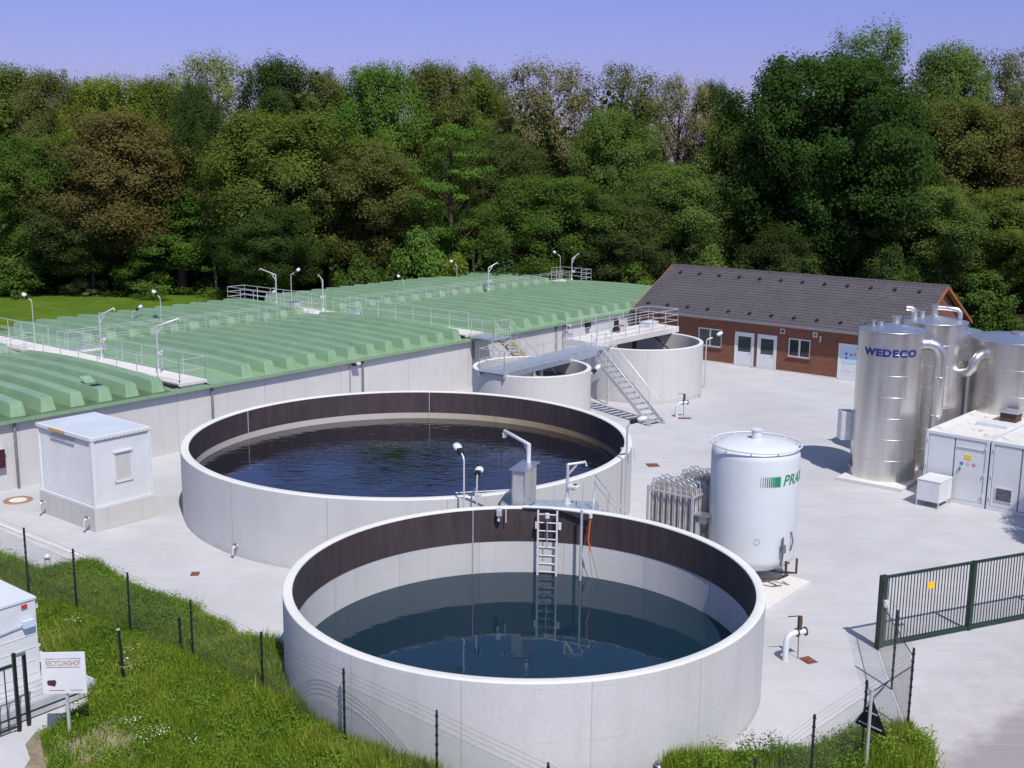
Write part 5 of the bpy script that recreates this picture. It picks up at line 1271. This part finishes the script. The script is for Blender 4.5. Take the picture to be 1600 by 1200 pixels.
def tufts(name, poly, nt_, per, rad, size, mat, zc, label, seed):
    rg = np.random.default_rng(seed); P = np.array(poly); lo, hi = P.min(0), P.max(0); x = rg.uniform(lo[0], hi[0], nt_ * 6); y = rg.uniform(lo[1], hi[1], nt_ * 6)
    k = in_poly(x, y, poly) & (np.hypot((x + 9.6) / 1.9, (y - 25.0) / 1.7) > rg.uniform(0.0, 0.9, len(x))) & (((x - FC[0])**2 + (y - FC[1])**2) > 6.7**2); x, y = x[k][:nt_], y[k][:nt_]
    cs = np.stack([x, y, verge_h(x, y, poly, 0.3 if poly is GRASS else 0.1) + rg.uniform(zc * 0.4, zc, len(x))], 1); p, nn = leaf_cloud(len(x) * per, rg, cs, rad, size, 0.9); p[:, 2] = np.abs(p[:, 2]) + 0.02
    me = quads_mesh(name, p, nn, size, M(mat) if isinstance(mat, str) else mat, rg); o = bpy.data.objects.new(name, me); COL.objects.link(o); o['kind'] = 'stuff'; o['label'] = label
tufts('weeds', GRASS, 900, 70, 0.30, 0.06, leaf_mat('grassweed'), 0.26, 'broad leafed weeds scattered through the grass of the left verge', 21)
tufts('weeds', GRASS2, 70, 160, 0.34, 0.06, leaf_mat('grassweed'), 0.5, 'broad leafed weeds around the triangular sign', 22)
for nm, pts, sd_ in (('wildflowers', [(-8.5, 24.4), (-10.4, 29.3), (-10.1, 28.1), (-9.0, 25.2), (-8.2, 24.7), (-12.6, 31.2), (-7.4, 24.4), (-10.3, 28.6)], 31),):
    cs = np.array([(x, y, 0.72) for x, y in pts]); p, nn = leaf_cloud(200, np.random.default_rng(sd_), cs, 0.30, 0.04, 0.35); nn[:, 2] += 2
    me = quads_mesh(nm, p, nn, 0.038, M('blossom'), np.random.default_rng(5)); o = bpy.data.objects.new(nm, me); COL.objects.link(o); o['kind'] = 'stuff'; o['label'] = 'small white wildflowers in the verge grass'

# ------------------------------------------------------------------ woodland
def branches(rg, H, Rc, kind, n_limb):
    mb = MB(); r0 = 0.020 * H + 0.05
    top = H * (0.80 if kind != 'cone' else 0.96)
    bend = rg.normal(size=2) * 0.3
    trunk = [Vector((bend[0] * (k/6)**2, bend[1] * (k/6)**2, top * k / 6)) for k in range(7)]
    mb.tube(trunk, [r0 * (1.25 if k == 0 else 1) * (1 - 0.13 * k) for k in range(7)], 7)
    tips = []
    for i in range(n_limb):
        f = 0.28 + 0.62 * (i + rg.random()) / n_limb; z = top * f; p = trunk[0].lerp(trunk[-1], f); a = rg.uniform(0, 2*PI); L = Rc * (0.95 - 0.45 * f) * rg.uniform(0.7, 1.1)
        up_ = L * rg.uniform(0.5, 1.0) * (1.0 if kind != 'weep' else 0.2)
        q0 = p; q1 = p + Vector((math.cos(a) * L * 0.5, math.sin(a) * L * 0.5, up_ * 0.6)); q2 = p + Vector((math.cos(a) * L, math.sin(a) * L, up_ * 1.1 + 0.3))
        rr = r0 * 0.42 * (1 - 0.5 * f); mb.tube([q0, q1, q2], [rr, rr * 0.6, rr * 0.2], 5)
        for _ in range(4):
            s_ = rg.uniform(0.35, 0.95); b0 = q0.lerp(q1, s_ * 2) if s_ < 0.5 else q1.lerp(q2, s_ * 2 - 1)
            b1 = b0 + Vector((rg.normal() * 0.32 * L, rg.normal() * 0.32 * L, abs(rg.normal()) * 0.30 * L + 0.3)); mb.tube([b0, b0.lerp(b1, 0.5) + Vector((0, 0, 0.15)), b1], [rr * 0.4, rr * 0.25, rr * 0.1], 4)
            tips.append(b1)
        tips.append(q2)
    return mb, tips
CANON = {}
CRAD = {'round': 6.6, 'sparse': 6.0, 'cone': 6.0, 'layer': 4.5, 'weep': 4.0, 'shrub': 13.0, 'deepround': 9.5}
def crown_mesh(kind, var):
    """canonical crown: height 20, radius 5; leaves as many small faces gathered in uneven clumps"""
    key = (kind, var)
    if key in CANON: return CANON[key]
    rg = np.random.default_rng(100 + 17 * var + sum(map(ord, kind))); H, Rc = 20.0, CRAD[kind]
    base = {'round': 0.24, 'sparse': 0.36, 'cone': 0.06, 'layer': 0.20, 'weep': 0.12, 'shrub': 0.0, 'deepround': 0.22}[kind]
    nl = {'round': 16, 'sparse': 26, 'cone': 14, 'layer': 14, 'weep': 14, 'shrub': 6, 'deepround': 20}[kind]
    mb, tips = branches(rg, H, Rc, kind, nl)
    nc = {'round': 230, 'sparse': 150, 'cone': 130, 'layer': 70, 'weep': 110, 'shrub': 60, 'deepround': 520}[kind]
    cs = []; rs = []
    lob = [(rg.uniform(0, 2*PI), rg.uniform(0.10, 0.28)) for _ in range(3)]
    while len(cs) < nc:
        z = rg.uniform(base, 1.0); t = (z - base) / (1 - base) + 0.0
        if kind == 'cone': env = 1.05 * (1 - t) ** 0.75 + 0.05
        elif kind == 'shrub': env = math.sqrt(max(0.02, 1 - t ** 2))
        elif kind == 'weep': env = math.sin(PI * min(1, t * 0.8 + 0.2)) ** 0.6
        else: env = math.sqrt(max(0.0, 1 - ((t - 0.50) / 0.52) ** 2)) ** 0.72
        a = rg.uniform(0, 2*PI)
        env *= 1 + sum(m_ * math.cos((i + 2) * a + ph + 3 * t) for i, (ph, m_) in enumerate(lob)) * (0.2 if kind == 'deepround' else 0.5)
        r_ = env * Rc * (rg.random() ** (0.40 if kind != 'sparse' else 0.5)); cr = rg.uniform(0.6, 1.6) * (0.8 if kind in ('sparse', 'weep') else 1)
        if kind == 'deepround': cr = rg.uniform(0.6, 1.3)
        if kind == 'shrub': cr = rg.uniform(1.5, 3.4)
        r_ = max(0, r_ - cr * 0.5)
        cs.append((math.cos(a) * r_, math.sin(a) * r_, z * H - cr * (0.45 + 0.5 * t))); rs.append(cr)
    cs = np.array(cs); rs = np.array(rs)
    n = {'round': 105000, 'sparse': 30000, 'cone': 48000, 'layer': 22000, 'weep': 30000, 'shrub': 16000, 'deepround': 150000}[kind]
    idx = rg.choice(len(cs), n, p=(rs ** 2) / (rs ** 2).sum()); d = rg.normal(size=(n, 3)); d /= np.linalg.norm(d, axis=1, keepdims=True)
    fl = {'layer': 0.42, 'weep': 1.5, 'cone': 0.8}.get(kind, 0.95)
    rr = rs[idx] * 1.1 * rg.random(n) ** 0.5
    if kind == 'sparse': rr = rs[idx] * rg.random(n) ** 0.6 * 1.15
    loose = rg.random(n) < (0.22 if kind not in ('layer', 'cone') else 0.08); rr = np.where(loose, rr * 1.35, rr)
    p = cs[idx] + d * rr[:, None] * np.array([1, 1, fl])
    if kind == 'weep': p[:, 2] -= np.abs(rg.normal(size=n)) * 0.5
    if kind == 'shrub': p[:, 2] = np.abs(p[:, 2])
    cr_ = p - np.array([0, 0, H * (0.5 + base / 2)]); cr_ /= np.linalg.norm(cr_, axis=1, keepdims=True) + 1e-6
    nrm = d * 0.45 + cr_ * 0.55 + rg.normal(size=(n, 3)) * 0.42 + np.array([0, 0, 0.45]); sz = {'sparse': 0.20, 'weep': 0.18, 'deepround': 0.26, 'shrub': 0.9}.get(kind, 0.215)
    me = quads_mesh('crown', p, nrm, sz, leaf_mat('olive'), rg)
    tr = mb; tmesh = bpy.data.meshes.new('trunk'); tmesh.from_pydata([tuple(v) for v in tr.v], [], tr.f); tmesh.polygons.foreach_set('use_smooth', [True] * len(tr.f)); tmesh.materials.append(M('oak_bark'))
    CANON[key] = (me, tmesh); return CANON[key]
def tree(name, label, x, y, H, Rc, kind, colour, var, rot, cat='tree', group=None):
    me, tm = crown_mesh(kind, var); t = thing(name, label, cat, (x, y, -0.05), rot, group); t.scale = (Rc / CRAD[kind], Rc / CRAD[kind], H / 20.0)
    tk = bpy.data.objects.new('trunk', tm); COL.objects.link(tk); tk.parent = t
    tk.material_slots[0].link = 'OBJECT'; tk.material_slots[0].material = M('birch_bark' if kind == 'weep' and colour == 'pale' or colour == 'pale' else 'oak_bark')
    c = bpy.data.objects.new('crown', me); COL.objects.link(c); c.parent = t; c.material_slots[0].link = 'OBJECT'; c.material_slots[0].material = leaf_mat(colour); return t
TREES = [
  (-56.6, 132.0, 23.6, 5.2, 'round', 'olive', 'olive tree crown cut by the left edge of the skyline'),
  (-50.4, 128.0, 22.9, 3.7, 'round', 'brown', 'bronze green rounded tree near the left end of the skyline'),
  (-43.5, 126.0, 22.3, 4.4, 'round', 'lime', 'yellow green rounded tree on the skyline left of the tall pale one'),
  (-39.2, 128.0, 22.2, 3.4, 'round', 'olive', 'small olive crown wedged against the left foot of the tall pale skyline tree'),
  (-34.2, 134.0, 25.7, 5.7, 'sparse', 'pale', 'tall pale tree with bare twigs, highest crown on the left skyline'),
  (-25.7, 128.0, 24.5, 4.1, 'round', 'dark', 'dark green crown just right of the tall pale skyline tree'),
  (-21.6, 130.0, 23.5, 3.6, 'round', 'brown', 'bronze crown in the low dip of the skyline left of centre'),
  (-14.4, 124.0, 23.7, 4.6, 'round', 'bright', 'fresh bright green broad crown left of centre on the skyline'),
  (-8.9, 128.0, 24.1, 4.1, 'round', 'brown', 'brown green broad crown right of the fresh green skyline tree'),
  (-4.0, 130.0, 24.1, 3.6, 'round', 'olive', 'olive crown between the brown skyline tree and the half bare one'),
  (3.3, 132.0, 25.1, 5.5, 'sparse', 'tan', 'half bare tan tree with dark branches showing against the sky'),
  (11.9, 130.0, 24.4, 5.4, 'sparse', 'brown', 'rounded thin bronze crown with forked limbs right of the half bare tan tree'),
  (18.6, 134.0, 23.7, 4.2, 'sparse', 'tan', 'thin tan crown with pale twigs left of the gap in the skyline'),
  (22.8, 136.0, 22.9, 2.6, 'round', 'dark', 'small dark green top poking up beside the gap in the skyline'),
  (23.1, 124.0, 19.7, 3.0, 'round', 'lime', 'yellow green crown at the lowest dip of the skyline'),
  (29.7, 112.0, 23.9, 8.6, 'round', 'deep', 'huge deep green oak behind the brick building'),
  (37.9, 126.0, 28.7, 5.6, 'sparse', 'olivegreen', 'tallest light green crown rising behind the huge deep green oak'),
  (46.3, 126.0, 26.4, 4.5, 'round', 'olivegreen', 'olive crown right of the tallest tree on the right skyline'),
  (52.7, 128.0, 26.3, 4.3, 'sparse', 'brown', 'brown thin crown at the right end of the skyline'),
  (-48.2, 118.0, 15.9, 5.3, 'round', 'green', 'mid green tree on the left edge below the skyline crowns'),
  (-39.5, 116.0, 18.1, 6.3, 'round', 'redbrown', 'large copper brown tree in the left half of the wood'),
  (-32.2, 120.0, 21.6, 2.5, 'round', 'dark', 'narrow dark green tree filling the gap left of the big yellow olive tree'),
  (-22.7, 114.0, 18.3, 6.4, 'round', 'olive', 'big yellow olive tree standing behind the railed end of the roof walkway'),
  (-33.5, 116.0, 10.8, 5.3, 'cone', 'bright', 'bright green broad cone shaped tree in front of the copper brown one'),
  (-14.5, 114.0, 15.7, 5.1, 'round', 'brown', 'rusty olive tree below the fresh green skyline crown'),
  (-6.1, 112.0, 18.2, 3.3, 'layer', 'bright', 'green beech with layered sprays of leaves and a bare stem'),
  (-0.9, 120.0, 16.4, 4.4, 'round', 'darkbrown', 'dark brown green tree under the olive skyline crown'),
  (3.4, 106.0, 12.4, 5.0, 'round', 'green', 'mid green rounded tree behind the far corner of the green roof'),
  (10.1, 118.0, 19.0, 3.8, 'round', 'olivegreen', 'olive green tree with a thin pale stem below the rounded bronze crown'),
  (15.0, 110.0, 13.7, 4.7, 'round', 'olivegreen', 'soft olive tree left of the roof ridge of the brick building'),
  (19.7, 112.0, 17.4, 2.8, 'weep', 'pale', 'pale hanging birch with a white stem left of the huge oak'),
  (23.9, 104.0, 8.5, 3.0, 'weep', 'darkbrown', 'dark drooping conifer low behind the tiled roof'),
  (37.8, 108.0, 11.9, 5.1, 'round', 'olivegreen', 'light olive tree standing behind the gable of the brick building'),
  (44.8, 118.0, 20.3, 5.5, 'round', 'brown', 'brown olive tree between the huge oak and the right edge'),
  (46.4, 108.0, 11.7, 4.7, 'round', 'olive', 'olive tree low on the right edge above the steel silos'),
  (50.0, 116.0, 19.6, 3.9, 'round', 'redbrown', 'copper brown tree cut by the right edge of the picture'),
  (9.7, 106.0, 10.8, 4.1, 'round', 'darkbrown', 'dark tree right of the two thin lamps on the roof'),
  (-43.7, 116.0, 10.0, 5.2, 'round', 'darkbrown', 'dark brown tree over the lawn on the left'),
  (-22.4, 106.0, 9.4, 4.1, 'round', 'dark', 'dark green tree low behind the roof crane with the tall arm'),
]
SHRUBS = [
  (-48.3, 114.0, 5.5, 4.8, 'shrub', 'green', 'green bush at the far left edge of the lawn'),
  (-42.9, 114.0, 1.8, 2.3, 'shrub', 'flower', 'yellowish elder bush with white blossoms at the edge of the lawn'),
  (-38.5, 114.0, 3.8, 3.5, 'shrub', 'dark', 'dark green bush between the blossoming bush and the cone shaped tree'),
  (-13.6, 101.0, 5.5, 2.9, 'shrub', 'green', 'green bush behind the second roof lamp'),
  (-8.3, 101.0, 7.9, 3.5, 'shrub', 'bright', 'light green bush below the layered beech'),
  (-5.0, 100.0, 5.8, 2.5, 'shrub', 'lime', 'yellow green bush beside the roof lamp at the centre of the far eave'),
  (-0.7, 102.0, 5.4, 2.7, 'shrub', 'bluegreen', 'blue green bush behind the crane on the far roof section'),
  (4.0, 104.0, 4.2, 2.3, 'shrub', 'dark', 'dark bush behind the paired lamps of the far roof end'),
  (10.9, 103.0, 5.2, 3.0, 'shrub', 'bright', 'bright green bush right of the railed platform at the far roof end'),
  (25.4, 98.0, 6.1, 3.1, 'shrub', 'dark', 'dark bush low behind the middle of the tiled roof'),
  (16.8, 98.0, 6.8, 3.1, 'shrub', 'olivegreen', 'olive bush low behind the left half of the tiled roof'),
  (39.5, 96.0, 5.1, 3.5, 'shrub', 'green', 'green bush behind the steel silos'),
  (32.5, 98.0, 7.0, 2.7, 'shrub', 'dark', 'dark bush close behind the right half of the ridge'),
]

for i, (x, y, H, r_, kind, col_, lb) in enumerate(TREES):
    if col_ == 'deep': kind = 'deepround'
    nm = {'cone': 'conical_tree', 'weep': 'weeping_tree', 'sparse': 'thin_crowned_tree'}.get(kind, 'broadleaf_tree')
    tree(nm, lb, x, y, H, r_ * 1.3, kind, col_, i % (5 if kind == 'round' else 3), i * 2.39, group='trees of the wood behind the works')
for i, (x, y, H, r_, kind, col_, lb) in enumerate(SHRUBS):
    tree('bush', lb, x, y, H, r_, 'shrub', col_, i % 3, i * 1.7, 'bush', 'bushes along the edge of the wood')
tree('broadleaf_tree', 'tree standing right of the picture whose shadow falls on the yard by the containers', 23.7, 37.4, 9.2, 3.6, 'deepround', 'green', 1, 0.4)
# the dark inside of the wood: a deep, unbroken mass of foliage further back
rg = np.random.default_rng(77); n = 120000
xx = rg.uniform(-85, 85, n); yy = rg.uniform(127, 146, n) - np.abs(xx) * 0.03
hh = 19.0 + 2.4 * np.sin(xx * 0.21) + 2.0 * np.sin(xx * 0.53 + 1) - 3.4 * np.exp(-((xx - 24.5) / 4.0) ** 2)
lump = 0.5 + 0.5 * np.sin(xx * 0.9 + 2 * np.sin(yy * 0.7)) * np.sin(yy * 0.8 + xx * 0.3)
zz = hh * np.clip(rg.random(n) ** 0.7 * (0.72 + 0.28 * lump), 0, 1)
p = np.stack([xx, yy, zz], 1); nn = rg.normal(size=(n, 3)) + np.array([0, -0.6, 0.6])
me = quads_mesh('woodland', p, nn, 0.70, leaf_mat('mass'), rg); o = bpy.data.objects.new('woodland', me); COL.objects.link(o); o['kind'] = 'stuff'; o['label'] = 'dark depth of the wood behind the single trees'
mb = MB()
for k in range(150):
    x = rg.uniform(-80, 80); y = rg.uniform(112, 128); h_ = rg.uniform(5, 9); mb.tube([(x, y, 0), (x + rg.normal() * 0.3, y, h_ * 0.5), (x + rg.normal() * 0.5, y, h_)], [0.2, 0.15, 0.06], 5)
o = mb.build('understorey_trunks', 'oak_bark'); o['kind'] = 'stuff'; o['label'] = 'many dark trunks standing inside the wood'
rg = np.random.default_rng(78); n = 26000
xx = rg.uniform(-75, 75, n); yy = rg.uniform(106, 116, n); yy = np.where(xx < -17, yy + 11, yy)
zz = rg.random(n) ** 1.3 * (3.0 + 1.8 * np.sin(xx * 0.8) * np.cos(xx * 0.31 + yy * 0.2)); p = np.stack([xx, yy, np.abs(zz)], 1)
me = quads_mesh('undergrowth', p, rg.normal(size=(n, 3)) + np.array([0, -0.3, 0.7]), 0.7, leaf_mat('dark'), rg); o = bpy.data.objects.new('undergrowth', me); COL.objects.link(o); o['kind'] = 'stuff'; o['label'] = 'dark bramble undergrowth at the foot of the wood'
# every top-level object is now in place
